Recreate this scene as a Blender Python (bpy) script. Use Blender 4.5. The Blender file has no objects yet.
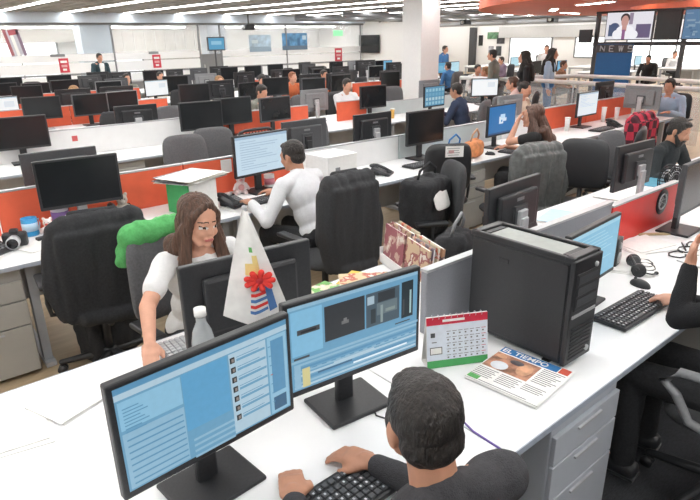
import bpy, bmesh, math, random
from mathutils import Vector, Matrix, noise, Euler
random.seed(7)
PI = math.pi
C = bpy.context.scene.collection
def V(*a): return Vector(a)
def RZ(a): return Matrix.Rotation(math.radians(a), 4, 'Z')
def RX(a): return Matrix.Rotation(math.radians(a), 4, 'X')
def RY(a): return Matrix.Rotation(math.radians(a), 4, 'Y')

# ------------------------------------------------------------ materials
def mat(name, col, rough=.5, metal=0., var=.06, scale=30., bump=0., bscale=None, emit=0., alpha=None, trans=0., stretch=None, coat=0.):
    m = bpy.data.materials.new(name); m.use_nodes = True
    nt = m.node_tree; b = nt.nodes['Principled BSDF']
    b.inputs['Roughness'].default_value = rough
    b.inputs['Metallic'].default_value = metal
    b.inputs['Coat Weight'].default_value = coat
    tc = nt.nodes.new('ShaderNodeTexCoord'); mp = nt.nodes.new('ShaderNodeMapping')
    nt.links.new(tc.outputs['Object'], mp.inputs['Vector'])
    if stretch: mp.inputs['Scale'].default_value = stretch
    nz = nt.nodes.new('ShaderNodeTexNoise'); nz.inputs['Scale'].default_value = scale; nz.inputs['Detail'].default_value = 4
    nt.links.new(mp.outputs['Vector'], nz.inputs['Vector'])
    rp = nt.nodes.new('ShaderNodeValToRGB')
    rp.color_ramp.elements[0].position = .3; rp.color_ramp.elements[1].position = .7
    rp.color_ramp.elements[0].color = tuple(max(0, c*(1-var)) for c in col[:3])+(1,)
    rp.color_ramp.elements[1].color = tuple(min(1, c*(1+var)) for c in col[:3])+(1,)
    nt.links.new(nz.outputs['Fac'], rp.inputs['Fac'])
    nt.links.new(rp.outputs['Color'], b.inputs['Base Color'])
    if bump:
        n2 = nt.nodes.new('ShaderNodeTexNoise'); n2.inputs['Scale'].default_value = bscale or scale; n2.inputs['Detail'].default_value = 5
        nt.links.new(mp.outputs['Vector'], n2.inputs['Vector'])
        bp = nt.nodes.new('ShaderNodeBump'); bp.inputs['Strength'].default_value = bump; bp.inputs['Distance'].default_value = .01
        nt.links.new(n2.outputs['Fac'], bp.inputs['Height']); nt.links.new(bp.outputs['Normal'], b.inputs['Normal'])
    if emit:
        nt.links.new(rp.outputs['Color'], b.inputs['Emission Color']); b.inputs['Emission Strength'].default_value = emit
    if alpha is not None: b.inputs['Alpha'].default_value = alpha
    if trans: b.inputs['Transmission Weight'].default_value = trans
    m.diffuse_color = tuple(col[:3])+(1,)
    return m
_mc = {}
def col(r, g, b, rough=.6, **k):
    key = (round(r, 3), round(g, 3), round(b, 3), rough, tuple(sorted(k.items())))
    if key not in _mc: _mc[key] = mat('paint', (r, g, b), rough, **k)
    return _mc[key]
def scr(r, g, b, e=1.0):
    key = ('s', r, g, b, e)
    if key not in _mc:
        _mc[key] = mat('display_light', (r, g, b), .35, var=.03, scale=60, emit=e); p_ = _mc[key].node_tree.nodes['Principled BSDF']
        for l_ in list(p_.inputs['Base Color'].links): _mc[key].node_tree.links.remove(l_)
        p_.inputs['Base Color'].default_value = (.012, .013, .015, 1)
    return _mc[key]
def fabric(name, c, var=.15, bump=.5): return mat(name, c, .9, var=var, scale=90, bump=bump, bscale=260)
M = {}
M['laminate'] = mat('white_laminate', (.86, .87, .88), .35, var=.015, scale=6)
M['desk_edge'] = mat('desk_edge', (.42, .47, .55), .4)
M['greymetal'] = mat('grey_metal', (.44, .46, .49), .45, .1, scale=8)
M['pedgrey'] = mat('pedestal_grey', (.52, .55, .60), .45, var=.03, scale=8)
M['pedbeige'] = mat('pedestal_beige', (.42, .41, .385), .5, var=.03, scale=8)
M['darkgap'] = mat('dark_gap', (.03, .03, .035), .7)
M['bplastic'] = mat('black_plastic', (.022, .023, .026), .42, var=.2, scale=120)
M['bsatin'] = mat('satin_black_case', (.028, .029, .032), .38, .1, var=.12, scale=200)
M['dgrey'] = mat('dark_grey_plastic', (.065, .068, .074), .5, var=.1, scale=90)
M['mgrey'] = mat('grey_plastic', (.22, .225, .235), .5, var=.1, scale=60)
M['silver'] = mat('silver_plastic', (.52, .53, .55), .35, .35, scale=60)
M['screenoff'] = mat('dark_display', (.014, .016, .018), .22, var=.1, scale=6)
M['white'] = mat('white_paint', (.90, .90, .90), .6, var=.02)
M['paper'] = mat('paper', (.86, .86, .84), .8, var=.03, scale=40)
M['orange'] = mat('orange_panel', (.74, .125, .055), .6, var=.06, scale=9)
M['orangelam'] = mat('orange_soffit', (.72, .12, .04), .5, var=.05, scale=3)
M['red'] = mat('red_panel', (.70, .03, .022), .4, var=.05, scale=9)
M['greypanel'] = mat('grey_panel', (.27, .28, .31), .6, var=.05, scale=120)
M['whitepanel'] = mat('white_panel', (.88, .89, .89), .5, var=.02, scale=9)
M['palepanel'] = mat('pale_green_grey_panel', (.60, .66, .66), .35, var=.03, scale=9)
M['chairfab'] = fabric('charcoal_chair_fabric', (.05, .052, .056))
M['chairgrey'] = fabric('grey_chair_fabric', (.13, .133, .14))
M['blackcloth'] = fabric('black_cloth', (.022, .023, .026), .25)
M['leather'] = mat('grey_leather', (.085, .09, .088), .42, var=.25, scale=25, bump=.5, bscale=60)
M['skin'] = mat('skin', (.60, .315, .215), .5, var=.07, scale=25)
M['skin2'] = mat('tan_skin', (.50, .25, .16), .5, var=.07, scale=25)
M['lip'] = mat('lips', (.48, .13, .12), .45)
M['brow'] = mat('brow_hair', (.05, .03, .02), .8)
M['eyewhite'] = mat('eye_white', (.62, .6, .58), .3)
M['iris'] = mat('iris', (.03, .018, .012), .2)
M['hairblack'] = mat('black_hair', (.021, .017, .015), .5, var=.7, scale=130, bump=.9, bscale=170, stretch=(1, 1, .35))
M['hairbrown'] = mat('brown_hair', (.085, .042, .026), .5, var=.5, scale=90, bump=.8, bscale=120, stretch=(1, 1, .12))
M['hairfair'] = mat('fair_brown_hair', (.30, .16, .07), .55, var=.4, scale=60, bump=.8, stretch=(1, 1, .2))
M['glass'] = mat('clear_glass', (.80, .88, .92), .05, alpha=.18)
M['frost'] = mat('frosted_film', (.95, .96, .97), .6, alpha=.93, var=.01)
M['lamp'] = mat('lamp_diffuser', (1, .99, .97), .5, var=.0, emit=25)
M['lamp2'] = mat('small_lamp_diffuser', (1, .98, .95), .5, var=.0, emit=18)

# ------------------------------------------------------------ mesh builder
class B:
    def __init__(s): s.bm = bmesh.new(); s.mats = []
    def mi(s, m):
        if m not in s.mats: s.mats.append(m)
        return s.mats.index(m)
    def _fin(s, geom_faces, m, smooth):
        i = s.mi(m)
        for f in geom_faces: f.material_index = i; f.smooth = smooth
    def box(s, c, size, m, R=None, bev=0., seg=2, smooth=False):
        M4 = Matrix.Translation(Vector(c)) @ (R or Matrix.Identity(4)) @ Matrix.Diagonal((size[0], size[1], size[2], 1))
        r = bmesh.ops.create_cube(s.bm, size=1, matrix=M4)
        vs = r['verts']; fs = {f for v in vs for f in v.link_faces}
        s._fin(fs, m, smooth)
        if bev:
            es = list({e for v in vs for e in v.link_edges})
            bmesh.ops.bevel(s.bm, geom=es, offset=bev, segments=seg, affect='EDGES', profile=.5, clamp_overlap=True)
        return s
    def ell(s, c, r, m, R=None, n=16):
        M4 = Matrix.Translation(Vector(c)) @ (R or Matrix.Identity(4)) @ Matrix.Diagonal((r[0], r[1], r[2], 1))
        q = bmesh.ops.create_uvsphere(s.bm, u_segments=n, v_segments=max(6, n*2//3), radius=1, matrix=M4)
        s._fin({f for v in q['verts'] for f in v.link_faces}, m, True); return s
    def rings(s, rings, m, cap=True, smooth=True, closed=True):
        vv = [[s.bm.verts.new(p) for p in r] for r in rings]
        n = len(rings[0]); fs = []
        for a, b in zip(vv, vv[1:]):
            for i in range(n if closed else n-1):
                j = (i+1) % n
                fs.append(s.bm.faces.new((a[i], a[j], b[j], b[i])))
        if cap and closed:
            fs.append(s.bm.faces.new(list(reversed(vv[0])))); fs.append(s.bm.faces.new(vv[-1]))
        s._fin(fs, m, smooth); return s
    def cone(s, p0, p1, r0, r1, m, n=12, caps=True):
        p0 = Vector(p0); p1 = Vector(p1); d = p1-p0
        q = d.to_track_quat('Z', 'Y').to_matrix(); a = q.col[0]; b = q.col[1]
        rr = [[p + (a*math.cos(t)+b*math.sin(t))*r for t in [2*PI*i/n for i in range(n)]] for p, r in ((p0, r0), (p1, r1))]
        return s.rings(rr, m, caps)
    def cap(s, p0, p1, r0, r1, m, n=12):      # capsule with round ends
        p0 = Vector(p0); p1 = Vector(p1); d = p1-p0
        if d.length < 1e-5: return s.ell(p0, (r0,)*3, m)
        u = d.normalized(); q = d.to_track_quat('Z', 'Y').to_matrix(); a = q.col[0]; b = q.col[1]
        prof = [(p0-u*r0*math.cos(t), r0*math.sin(t)) for t in (.15, .6, 1.1)] + [(p0, r0), (p1, r1)] + [(p1+u*r1*math.cos(t), r1*math.sin(t)) for t in (1.1, .6, .15)]
        return s.rings([[c+(a*math.cos(t)+b*math.sin(t))*r for t in [2*PI*i/n for i in range(n)]] for c, r in prof], m)
    def tube(s, pts, r, m, n=8, closed=False):
        pts = [Vector(p) for p in pts]; rr = []
        for i, p in enumerate(pts):
            if closed: d = pts[(i+1) % len(pts)]-pts[i-1]
            else: d = pts[min(i+1, len(pts)-1)]-pts[max(i-1, 0)]
            q = d.to_track_quat('Z', 'Y').to_matrix(); a = q.col[0]; b = q.col[1]
            rr.append([p+(a*math.cos(t)+b*math.sin(t))*r for t in [2*PI*k/n for k in range(n)]])
        if closed: rr.append(rr[0])
        return s.rings(rr, m, cap=not closed)
    def lathe(s, prof, m, c=(0, 0, 0), n=24):
        c = Vector(c)
        return s.rings([[c+V(r*math.cos(t), r*math.sin(t), z) for t in [2*PI*i/n for i in range(n)]] for r, z in prof], m)
    def quad(s, pts, m):
        f = s.bm.faces.new([s.bm.verts.new(p) for p in pts]); s._fin([f], m, False); return s
    def pad(s, w, h, t, m, bend=0., p=.45, R=None, c=(0, 0, 0), n=36, taper=0., lean=0.):   # rounded cushion in XZ, thickness along Y
        M4 = Matrix.Translation(Vector(c)) @ (R or Matrix.Identity(4)); rr = []
        steps = [0.02, .5, .8, .93, .99, 1.0]
        def ring(sc, side):
            o = []
            for i in range(n):
                a = 2*PI*i/n; ca, sa = math.cos(a), math.sin(a)
                x = w/2*math.copysign(abs(ca)**p, ca)*sc; z = h/2*math.copysign(abs(sa)**p, sa)*sc
                x *= 1-taper*(z/h)
                y = bend*(x/(w/2))**2 + side*t/2*math.sqrt(max(0, 1-sc**6)) + lean*(z/h)**2
                o.append(M4 @ V(x, y, z))
            return o
        for sc in steps: rr.append(ring(sc, -1))
        for sc in reversed(steps[:-1]): rr.append(ring(sc, 1))
        return s.rings(rr, m)
    def build(s, name, parent=None, loc=None, M4=None, recalc=True):
        if recalc: bmesh.ops.recalc_face_normals(s.bm, faces=s.bm.faces[:])
        me = bpy.data.meshes.new(name); s.bm.to_mesh(me); s.bm.free()
        for m in s.mats: me.materials.append(m)
        o = bpy.data.objects.new(name, me); C.objects.link(o)
        if parent: o.parent = parent
        if M4 is not None: o.matrix_local = M4
        if loc is not None: o.location = loc
        return o
def tag(o, label, cat, group=None, kind=None):
    o['label'] = label; o['category'] = cat
    if group: o['group'] = group
    if kind: o['kind'] = kind
    return o
def thing(name, label, cat, loc=(0, 0, 0), rz=0, group=None):
    o = bpy.data.objects.new(name, None); C.objects.link(o); o.empty_display_size = .1
    o.location = loc; o.rotation_euler = (0, 0, math.radians(rz)); return tag(o, label, cat, group)
def struct(o, label=None):
    o['kind'] = 'structure'
    if label: o['label'] = label
    return o
def place(o, loc, rz=0, label=None, group=None, s=None):
    o.location = loc; o.rotation_euler = (0, 0, math.radians(rz))
    if label: o['label'] = label
    if group: o['group'] = group
    if s: o.scale = (s, s, s)
    return o
def dup(root):
    r = root.copy(); C.objects.link(r)
    for ch in list(root.children):
        c = ch.copy(); C.objects.link(c); c.parent = r
        for g in ch.children:
            d = g.copy(); C.objects.link(d); d.parent = c
    return r
class Pool:        # the first use is the prototype itself
    def __init__(s, proto): s.p = proto; s.used = False
    def get(s):
        if not s.used: s.used = True; return s.p
        return dup(s.p)
def remesh(b, name, voxel, smooth=2, parent=None, disp=None, classify=None, mats=None):
    bmesh.ops.recalc_face_normals(b.bm, faces=b.bm.faces[:])
    me = bpy.data.meshes.new('tmp'); b.bm.to_mesh(me); b.bm.free()
    o = bpy.data.objects.new('tmp', me); C.objects.link(o)
    md = o.modifiers.new('r', 'REMESH'); md.mode = 'VOXEL'; md.voxel_size = voxel; md.use_smooth_shade = True
    if smooth:
        sm = o.modifiers.new('s', 'SMOOTH'); sm.factor = .5; sm.iterations = smooth
    dg = bpy.context.evaluated_depsgraph_get(); dg.update()
    nm = bpy.data.meshes.new_from_object(o.evaluated_get(dg))
    bpy.data.objects.remove(o); bpy.data.meshes.remove(me)
    nm.name = name; nm.materials.clear()
    for m in (mats or b.mats): nm.materials.append(m)
    if disp:
        ns = [v.normal.copy() for v in nm.vertices]
        for v, n_ in zip(nm.vertices, ns): v.co += n_*disp(v.co)
    nm.update()
    if classify:
        for f in nm.polygons: f.material_index = classify(f.center)
    else:
        for f in nm.polygons: f.material_index = 0
    for f in nm.polygons: f.use_smooth = True
    r = bpy.data.objects.new(name, nm); C.objects.link(r)
    if parent: r.parent = parent
    return r
def folds(amp, s=9., zs=.5):
    def f(p): return amp*(noise.noise(V(p.x*s, p.y*s, p.z*s*zs))+.5*noise.noise(V(p.x*s*2.3, p.y*s*2.3, p.z*s*1.6)))
    return f

# ------------------------------------------------------------ camera
F_PX, CAMH = 579., 1.95
pitch, head, roll = math.radians(20.1), math.radians(50.2), math.radians(1.0)
Fv = V(math.cos(head)*math.cos(pitch), math.sin(head)*math.cos(pitch), -math.sin(pitch))
R0 = V(math.sin(head), -math.cos(head), 0); U0 = R0.cross(Fv)
Rv = R0*math.cos(roll)-U0*math.sin(roll); Uv = U0*math.cos(roll)+R0*math.sin(roll)
cam = bpy.data.cameras.new('camera'); co = bpy.data.objects.new('camera', cam); C.objects.link(co)
cam.sensor_width = 36; cam.lens = F_PX/700*36; cam.clip_end = 200
mw = Matrix((Rv, Uv, -Fv)).transposed().to_4x4(); mw.translation = V(0, 0, CAMH); co.matrix_world = mw
bpy.context.scene.camera = co

# ------------------------------------------------------------ the room
CZ = 2.82
# floor: tan boards, with dark carpet tiles in the front aisle
def floor_mat():
    m = mat('tan_floor', (.47, .36, .23), .45, var=.12, scale=3, stretch=(1, 6, 1)); return m
b = B(); b.box((14, 12, -.05), (34, 46, .1), floor_mat()); struct(b.build('floor'))
carp = mat('dark_carpet', (.055, .058, .066), .95, var=.35, scale=40, bump=.8, bscale=300, stretch=(1, 8, 1))
b = B(); b.box((3.0, -1.2, .002), (10.4, 5.0, .004), carp); tag(b.build('floor_carpet'), 'dark grey carpet strip under the front chairs', 'carpet')['kind'] = 'structure'
cm = mat('ceiling_panel', (.36, .345, .33), .8, var=.1, scale=2)
b = B(); b.box((14, 12, CZ+.35), (34, 46, .05), cm); struct(b.build('ceiling'))
# louvre blades between the light lines, hanging below the slab
bl = mat('ceiling_blade', (.52, .50, .485), .7)
b = B()
for i in range(92): b.box((-2.6+i*.36, 12, CZ+.06), (.03, 45.6, .14), bl)
o = b.build('trim_1'); struct(o, 'grey louvre blades of the ceiling')
lp = None
def make_lamp():
    t = thing('ceiling_light', 'long white strip light recessed between the ceiling blades', 'light', group='strip lights of the louvred ceiling')
    b = B(); b.box((0, 0, .03), (.16, 4.2, .06), M['white'], bev=.01); b.build('housing', t)
    b = B(); b.box((0, 0, -.006), (.13, 4.1, .012), M['lamp']); b.build('diffuser', t)
    return t
LP = Pool(make_lamp())
for i in range(17):
    for j in range(7):  # farthest rows added to brighten the areas behind the glass and side wall
        x = -1.6+i*1.8
        if x > 10 and j == 0: continue
        if j == 6 and x < 17.7: continue
        place(LP.get(), (x, -1.5+j*4.3, CZ+.0), 0)
# far glazed partition at Y = 20
YP = 20
lightwall = mat('pale_wall', (.90, .90, .89), .7, var=.02, scale=2)
beige = mat('beige_blind', (.66, .62, .57), .8, var=.05, scale=5)
bluegrey = mat('blue_grey_wall', (.55, .62, .70), .6, var=.04, scale=2)
b = B(); b.box((8, 23.2, 1.55), (26, .2, 3.3), lightwall); struct(b.build('wall_back'), 'white wall behind the glass partition')
day = mat('daylight_pane', (.95, .98, 1.0), .3, var=0, emit=1.5)
def window(n, c, size, axis, m=day, bars=2):
    b = B()
    if axis == 'Y': b.box(c, (size[0], .04, size[1]), m)
    else: b.box(c, (.04, size[0], size[1]), m)
    w = b.build('window_%d' % n); struct(w, 'bright window')
    f = B(); hw, hh = size[0]/2, size[1]/2
    segs = [(-hw, 0, .06, size[1]), (hw, 0, .06, size[1]), (0, -hh, size[0], .06), (0, hh, size[0], .06)] + [(-hw+size[0]*(k+1)/(bars+1), 0, .05, size[1]) for k in range(bars)]
    for x, z, sx, sz in segs:
        if axis == 'Y': f.box((c[0]+x, c[1]-.04, c[2]+z), (sx, .08, sz), M['mgrey'])
        else: f.box((c[0]-.04, c[1]+x, c[2]+z), (.08, sx, sz), M['mgrey'])
    fo = f.build('window_frame'); fo.parent = w; return w
window(1, (4.2, 23.05, 1.45), (3.6, 1.3), 'Y', bars=2)
window(2, (8.3, 23.05, 1.45), (1.4, 1.3), 'Y', bars=0)
b = B(); b.box((5.0, 22.6, 2.35), (9, .03, .75), beige); tag(b.build('roller_blind'), 'beige roller blind drawn over the windows behind the glass partition', 'blind')
b = B(); b.box((9.9, 22.4, 1.9), (4.6, .03, .9), beige)
for i in range(12): b.box((7.7+i*.4, 22.37, 1.9), (.02, .02, .9), M['paper'])
tag(b.build('vertical_blind'), 'pale beige vertical blinds behind the glass partition, beside the thick pillar', 'blind')
def band(name, x0, x1, z0, z1, m, y=YP, th=.02, n=1):
    b = B(); b.box(((x0+x1)/2, y, (z0+z1)/2), (x1-x0, th, z1-z0), m); o = b.build(name); return struct(o)
wl = band('window_3', -2, 17.6, .02, 2.78, M['glass'], th=.012); wl['label'] = 'long glass partition'
for (x0, x1) in ((-2, 9.9), (10.75, 17.5)):
    for z0, z1 in ((.3, .98), (1.06, 1.36), (1.40, 1.62)):
        f = band('film', x0, x1, z0, z1, M['frost'], y=YP-.012, th=.004); f.parent = wl; del f['kind']
b = B()
for x in (-2, .9, 3.5, 6.9, 9.9, 10.75, 13.6, 17.45): b.box((x, YP, 1.4), (.05, .06, 2.8), M['mgrey'])
b.box((7.8, YP, 2.5), (19.6, .07, .07), M['mgrey']); b.box((7.8, YP, .06), (19.6, .07, .12), M['mgrey']); b.box((7.8, YP, 1.02), (19.6, .05, .045), M['mgrey'])
f = b.build('window_frame'); f.parent = wl
b = B(); b.box((7.8, YP, 2.68), (19.6, .3, .3), bluegrey); struct(b.build('trim_2'), 'blue grey bulkhead above the glass partition')
# light lines behind the partition
def make_line():
    t = thing('linear_lamp', 'bright linear lamp behind the glass partition', 'light', group='linear lamps behind the glass partition')
    b = B(); b.box((0, 0, .05), (3.2, .16, .06), M['white']); b.build('housing', t)
    b = B(); b.box((0, 0, 0), (3.15, .14, .04), M['lamp2']); b.build('diffuser', t); return t
LL = Pool(make_line())
for x in (2.2, 4.9, 8.4, 12.6, 15.4): place(LL.get(), (x, 21.2, 2.42))
b = B(); b.box((6.6, 20.9, 1.41), (.95, .7, 2.82), bluegrey); tag(b.build('pillar'), 'pale blue grey pillar behind the glass, next to the standing man', 'pillar')['kind'] = 'structure'
b = B(); b.box((10.95, 20.9, 1.41), (.75, .6, 2.82), mat('pillar_paint', (.66, .70, .76), .6)); tag(b.build('pillar'), 'wide pale pillar behind the glass with the small blue screen', 'pillar')['kind'] = 'structure'
b = B(); b.box((10.3, YP-.03, .75), (.8, .05, 1.5), M['mgrey']); 
d = struct(b.build('door_1'), 'grey door in the glass partition'); b = B(); b.box((10.0, YP-.09, 1.0), (.03, .04, .3), M['silver']); h = b.build('door_handle'); h.parent = d
# side wall at X = 17.6 and the deeper area beyond
b = B(); b.box((17.75, 20.1, 1.45), (.3, 6.2, 2.9), M['white']); struct(b.build('wall_right'), 'white wall beside the big screen')
b = B(); b.box((28.1, 13, 1.5), (.2, 42, 3.1), M['white']); struct(b.build('wall_far'), 'white far wall')
b = B(); b.box((23, 33.5, 1.5), (11, .2, 3.1), M['white']); struct(b.build('wall_end'))
b = B(); b.box((-2.9, 12, 1.5), (.2, 46, 3.1), M['white']); struct(b.build('wall_left'))
b = B(); b.box((14, -10.9, 1.5), (34, .2, 3.1), M['white']); struct(b.build('wall_front'))
window(4, (27.97, 18.5, 1.15), (2.5, 1.35), 'X', bars=0)
window(5, (27.97, 15.2, 1.35), (1.5, .95), 'X', bars=0)
window(6, (27.97, 11.2, 1.1), (4.4, 1.2), 'X', bars=3)
b = B(); b.box((27.9, 17, 2.1), (.03, 7, .55), mat('grey_blind', (.55, .55, .55), .8)); tag(b.build('roller_blind'), 'grey roller blind above the bright windows of the far wall', 'blind')
b = B(); b.box((27.85, 22.2, 1.2), (.25, .35, 2.4), M['dgrey']); tag(b.build('pipe_duct'), 'dark vertical duct on the far white wall', 'duct')
# column in the middle
b = B(); b.box((9.25, 8.72, 1.42), (.54, .54, 2.84), M['white'], bev=.01); struct(b.build('column'), 'white square column')
# ------------------------------------------------------------ studio on the right
b = B()
ctr = V(14.6, 2.6, 0)
def ring_pts(r, z, n=72): return [ctr+V(r*math.cos(2*PI*i/n), r*math.sin(2*PI*i/n), z) for i in range(n)]
b.rings([ring_pts(4.0, 2.44), ring_pts(7.0, 2.44), ring_pts(7.0, 2.8), ring_pts(4.0, 2.8), ring_pts(4.0, 2.44)], M['orangelam'], cap=False, smooth=False)
sof = tag(b.build('ceiling_soffit'), 'large round orange ceiling ring above the studio', 'ceiling ring')
def make_slot():
    t = thing('recessed_light', 'oblong lamp in the underside of the orange ring', 'light', group='lamps in the orange ceiling ring')
    b = B(); b.box((0, 0, 0), (.16, 1.0, .02), M['white'], bev=.005); b.build('housing', t)
    b = B(); b.box((0, 0, -.012), (.12, .94, .01), M['lamp2']); b.build('diffuser', t); return t
SL = Pool(make_slot())
for a in (100, 125, 150, 175, 200):
    p = ctr+V(5.5*math.cos(math.radians(a)), 5.5*math.sin(math.radians(a)), 2.432); place(SL.get(), p, a)
XS = 14.0
# carrier frame for the screens
b = B()
for y in (7.55, 5.55, 3.2): b.box((XS+.16, y, 1.23), (.08, .08, 2.46), M['dgrey'])
b.box((XS+.16, 5.3, 1.72), (.09, 4.6, .08), M['dgrey']); b.box((XS+.16, 5.3, 2.42), (.09, 4.6, .06), M['dgrey'])
tag(b.build('screen_frame'), 'dark steel frame carrying the studio screens', 'frame')
def panelscreen(y0, y1, z0, z1, items, label, x=XS):
    t = thing('wall_screen', label, 'screen', (x, (y0+y1)/2, z0), 0)
    w = y0-y1; h = z1-z0
    b = B(); b.box((.05, 0, h/2), (.08, w, h), M['bplastic'], bev=.008); b.build('housing', t)
    b = B(); k = 0
    for (u0, v0, u1, v1, m) in items:       # u: towards -Y (image right), v up
        if len((u0, v0, u1, v1)) and m in ELL:
            yc = w/2-.02-(w-.04)*(u0+u1)/2; zc = .02+(h-.04)*(v0+v1)/2; ry = (w-.04)*(u1-u0)/2; rz_ = (h-.04)*(v1-v0)/2; xx = .006-.0006*k; k += 1
            b.quad([(xx, yc+ry*math.cos(t_), zc+rz_*math.sin(t_)) for t_ in [2*PI*q/24 for q in range(24)]], m); continue
        yy0 = w/2-.02-(w-.04)*u0; yy1 = w/2-.02-(w-.04)*u1; za = .02+(h-.04)*v0; zb = .02+(h-.04)*v1; xx = .006-.0006*k; k += 1
        b.quad([(xx, yy0, za), (xx, yy1, za), (xx, yy1, zb), (xx, yy0, zb)], m)
    b.build('screen', t, recalc=False); return t
wt = scr(.86, .84, .90, .95); sk = scr(.70, .38, .34, .8); hr = scr(.05, .03, .04, .6); navy = scr(.10, .15, .30, .6); purp = scr(.22, .17, .33, .6); dk = scr(.01, .01, .015, .3)
ELL = []
skE = scr(.72, .40, .35, .8); hrE = scr(.05, .03, .035, .6); whE = scr(.93, .92, .97, 1.0); nvE = scr(.10, .15, .31, .6); ELL += [skE, hrE, whE, nvE]
items = [(0, 0, 1, 1, wt), (.06, .12, .22, .55, navy), (.08, .30, .30, .62, nvE), (.66, .05, .97, .55, purp), (.50, .55, .58, .97, scr(.5, .4, .55, .6)), (.20, -.0, .66, .40, scr(.93, .92, .97)), (.24, .22, .62, .52, whE), (.16, .0, .36, .36, whE), (.50, .0, .72, .34, whE),
         (.36, .30, .46, .54, sk), (.37, .0, .44, .36, scr(.45, .18, .42, .6)), (.31, .60, .51, .96, hrE), (.33, .46, .49, .88, skE)]
panelscreen(7.28, 6.18, 1.80, 2.42, items, 'studio wall screen showing a person in a white top')
panelscreen(6.14, 5.62, 1.80, 2.42, [(0, 0, 1, 1, M['screenoff'])], 'narrow black switched-off screen beside the screen with the person in white')
mp_ = scr(.10, .22, .38, .9); mp2 = scr(.25, .38, .5, .9)
it = [(0, 0, 1, 1, mp_)]
for k in range(40):
    u = random.random()*.9; v = random.random()*.9; it.append((u, v, u+.04+random.random()*.12, v+.02+random.random()*.08, mp2 if k % 3 else scr(.06, .16, .30, .9)))
panelscreen(5.56, 4.2, 1.80, 2.42, it, 'blue mottled map screen beside the black screen')
# blue banner panel
t = thing('wall_banner', 'tall blue panel with pale lettering under the screen with the person', 'sign', (13.9, 6.93, 0))
b = B(); b.box((0, 0, .86), (.05, .84, 1.72), mat('blue_banner', (.015, .13, .36), .5), bev=.004); b.build('board', t)
b = B(); b.box((-.03, 0, 1.62), (.012, .84, .18), M['dgrey']); b.build('header', t)
b = B(); lm = mat('banner_letter', (.55, .60, .66), .6)
for k, ch in enumerate('NEWS'):
    y = .33-.22*k; X = -.04
    def st(y0, z0, y1, z1, wd=.022): b.cone((X, y0, z0), (X, y1, z1), wd/2, wd/2, lm, 6)
    z0, z1, w = 1.56, 1.68, .1
    if ch == 'N': st(y, z0, y, z1); st(y, z1, y-w, z0); st(y-w, z0, y-w, z1)
    if ch == 'E': st(y, z0, y, z1); st(y, z0, y-w, z0); st(y, z1, y-w, z1); st(y, .5*(z0+z1), y-w*.8, .5*(z0+z1))
    if ch == 'W': st(y, z1, y-w*.25, z0); st(y-w*.25, z0, y-w*.5, z1); st(y-w*.5, z1, y-w*.75, z0); st(y-w*.75, z0, y-w, z1)
    if ch == 'S': st(y, z1, y-w, z1); st(y, z1, y, .5*(z0+z1)); st(y, .5*(z0+z1), y-w, .5*(z0+z1)); st(y-w, .5*(z0+z1), y-w, z0); st(y-w, z0, y, z0)
b.build('lettering', t)
# wall monitor high beside the studio
t = thing('wall_monitor', 'small black monitor hanging on the edge of the studio frame', 'monitor', (14.0, 7.75, 1.75))
b = B(); b.box((0, 0, .15), (.07, .32, .3), M['bplastic'], bev=.01); b.build('housing', t)
b = B(); b.box((.09, -.1, .15), (.12, .04, .04), M['dgrey']); b.build('bracket', t)
# railing
def rail(name, pts, label, z=1.05, r=.042):
    t = thing(name, label, 'railing', (pts[0][0], pts[0][1], 0)); o = V(pts[0][0], pts[0][1], 0)
    b = B(); b.tube([V(x, y, z)-o for x, y in pts], r, M['whitepanel']); b.build('handrail', t)
    for (x0, y0), (x1, y1) in zip(pts, pts[1:]):
        a = V(x0, y0, 0)-o; c = V(x1, y1, 0)-o; d = (c-a); n = max(1, round(d.length/1.3))
        for k in range(n):
            p = a+d*(k/n); b = B(); b.cone(p, p+V(0, 0, z-.02), .018, .018, M['silver']); b.box(p+V(0, 0, .01), (.08, .08, .02), M['silver']); b.build('post', t)
            q0 = a+d*((k+.04)/n); q1 = a+d*((k+.96)/n); mid = (q0+q1)/2; ang = math.degrees(math.atan2(d.y, d.x))
            b = B(); b.box(mid+V(0, 0, .52), ((q1-q0).length, .01, .8), M['glass'], RZ(ang)); b.build('glass_panel', t)
    return t
rail('railing', [(10.9, 9.0), (11.15, 7.4), (11.0, 5.6), (10.85, 3.7)], 'steel and glass railing in front of the studio, nearer of the two')
rail('railing', [(11.6, 7.9), (12.9, 7.3), (12.9, 5.8), (12.5, 4.2)], 'steel and glass railing right before the blue panel, behind the other railing')
# ducts, tracks and projectors at the ceiling
for i, (x0, y0, x1, y1, z, r) in enumerate([(12, 14.5, 27.8, 14.8, 2.62, .07), (12, 12.6, 27.8, 12.8, 2.66, .05), (12, 17, 27.8, 17.4, 2.6, .09), (19.8, 8.2, 20, 24, 2.55, .05), (24, 8, 24.2, 28, 2.5, .10), (16, 9, 16.2, 16, 2.68, .05)]):
    b = B(); b.cone((x0, y0, z), (x1, y1, z), r, r, M['mgrey']); 
    for k in range(5):
        p = V(x0, y0, z).lerp(V(x1, y1, z), (k+.5)/5); b.box(p+V(0, 0, (2.83-z)/2+.06), (.02, .02, 2.83-z+.1), M['dgrey'])
    tag(b.build('ceiling_pipe'), ['grey duct along the ceiling toward the far wall', 'thin grey pipe along the ceiling toward the far wall', 'wide grey duct near the white side wall', 'thin grey pipe crossing the ceiling beyond the column', 'thick grey duct in front of the bright far windows', 'short thin pipe crossing the ceiling beside the orange ring'][i], 'pipe')
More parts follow.
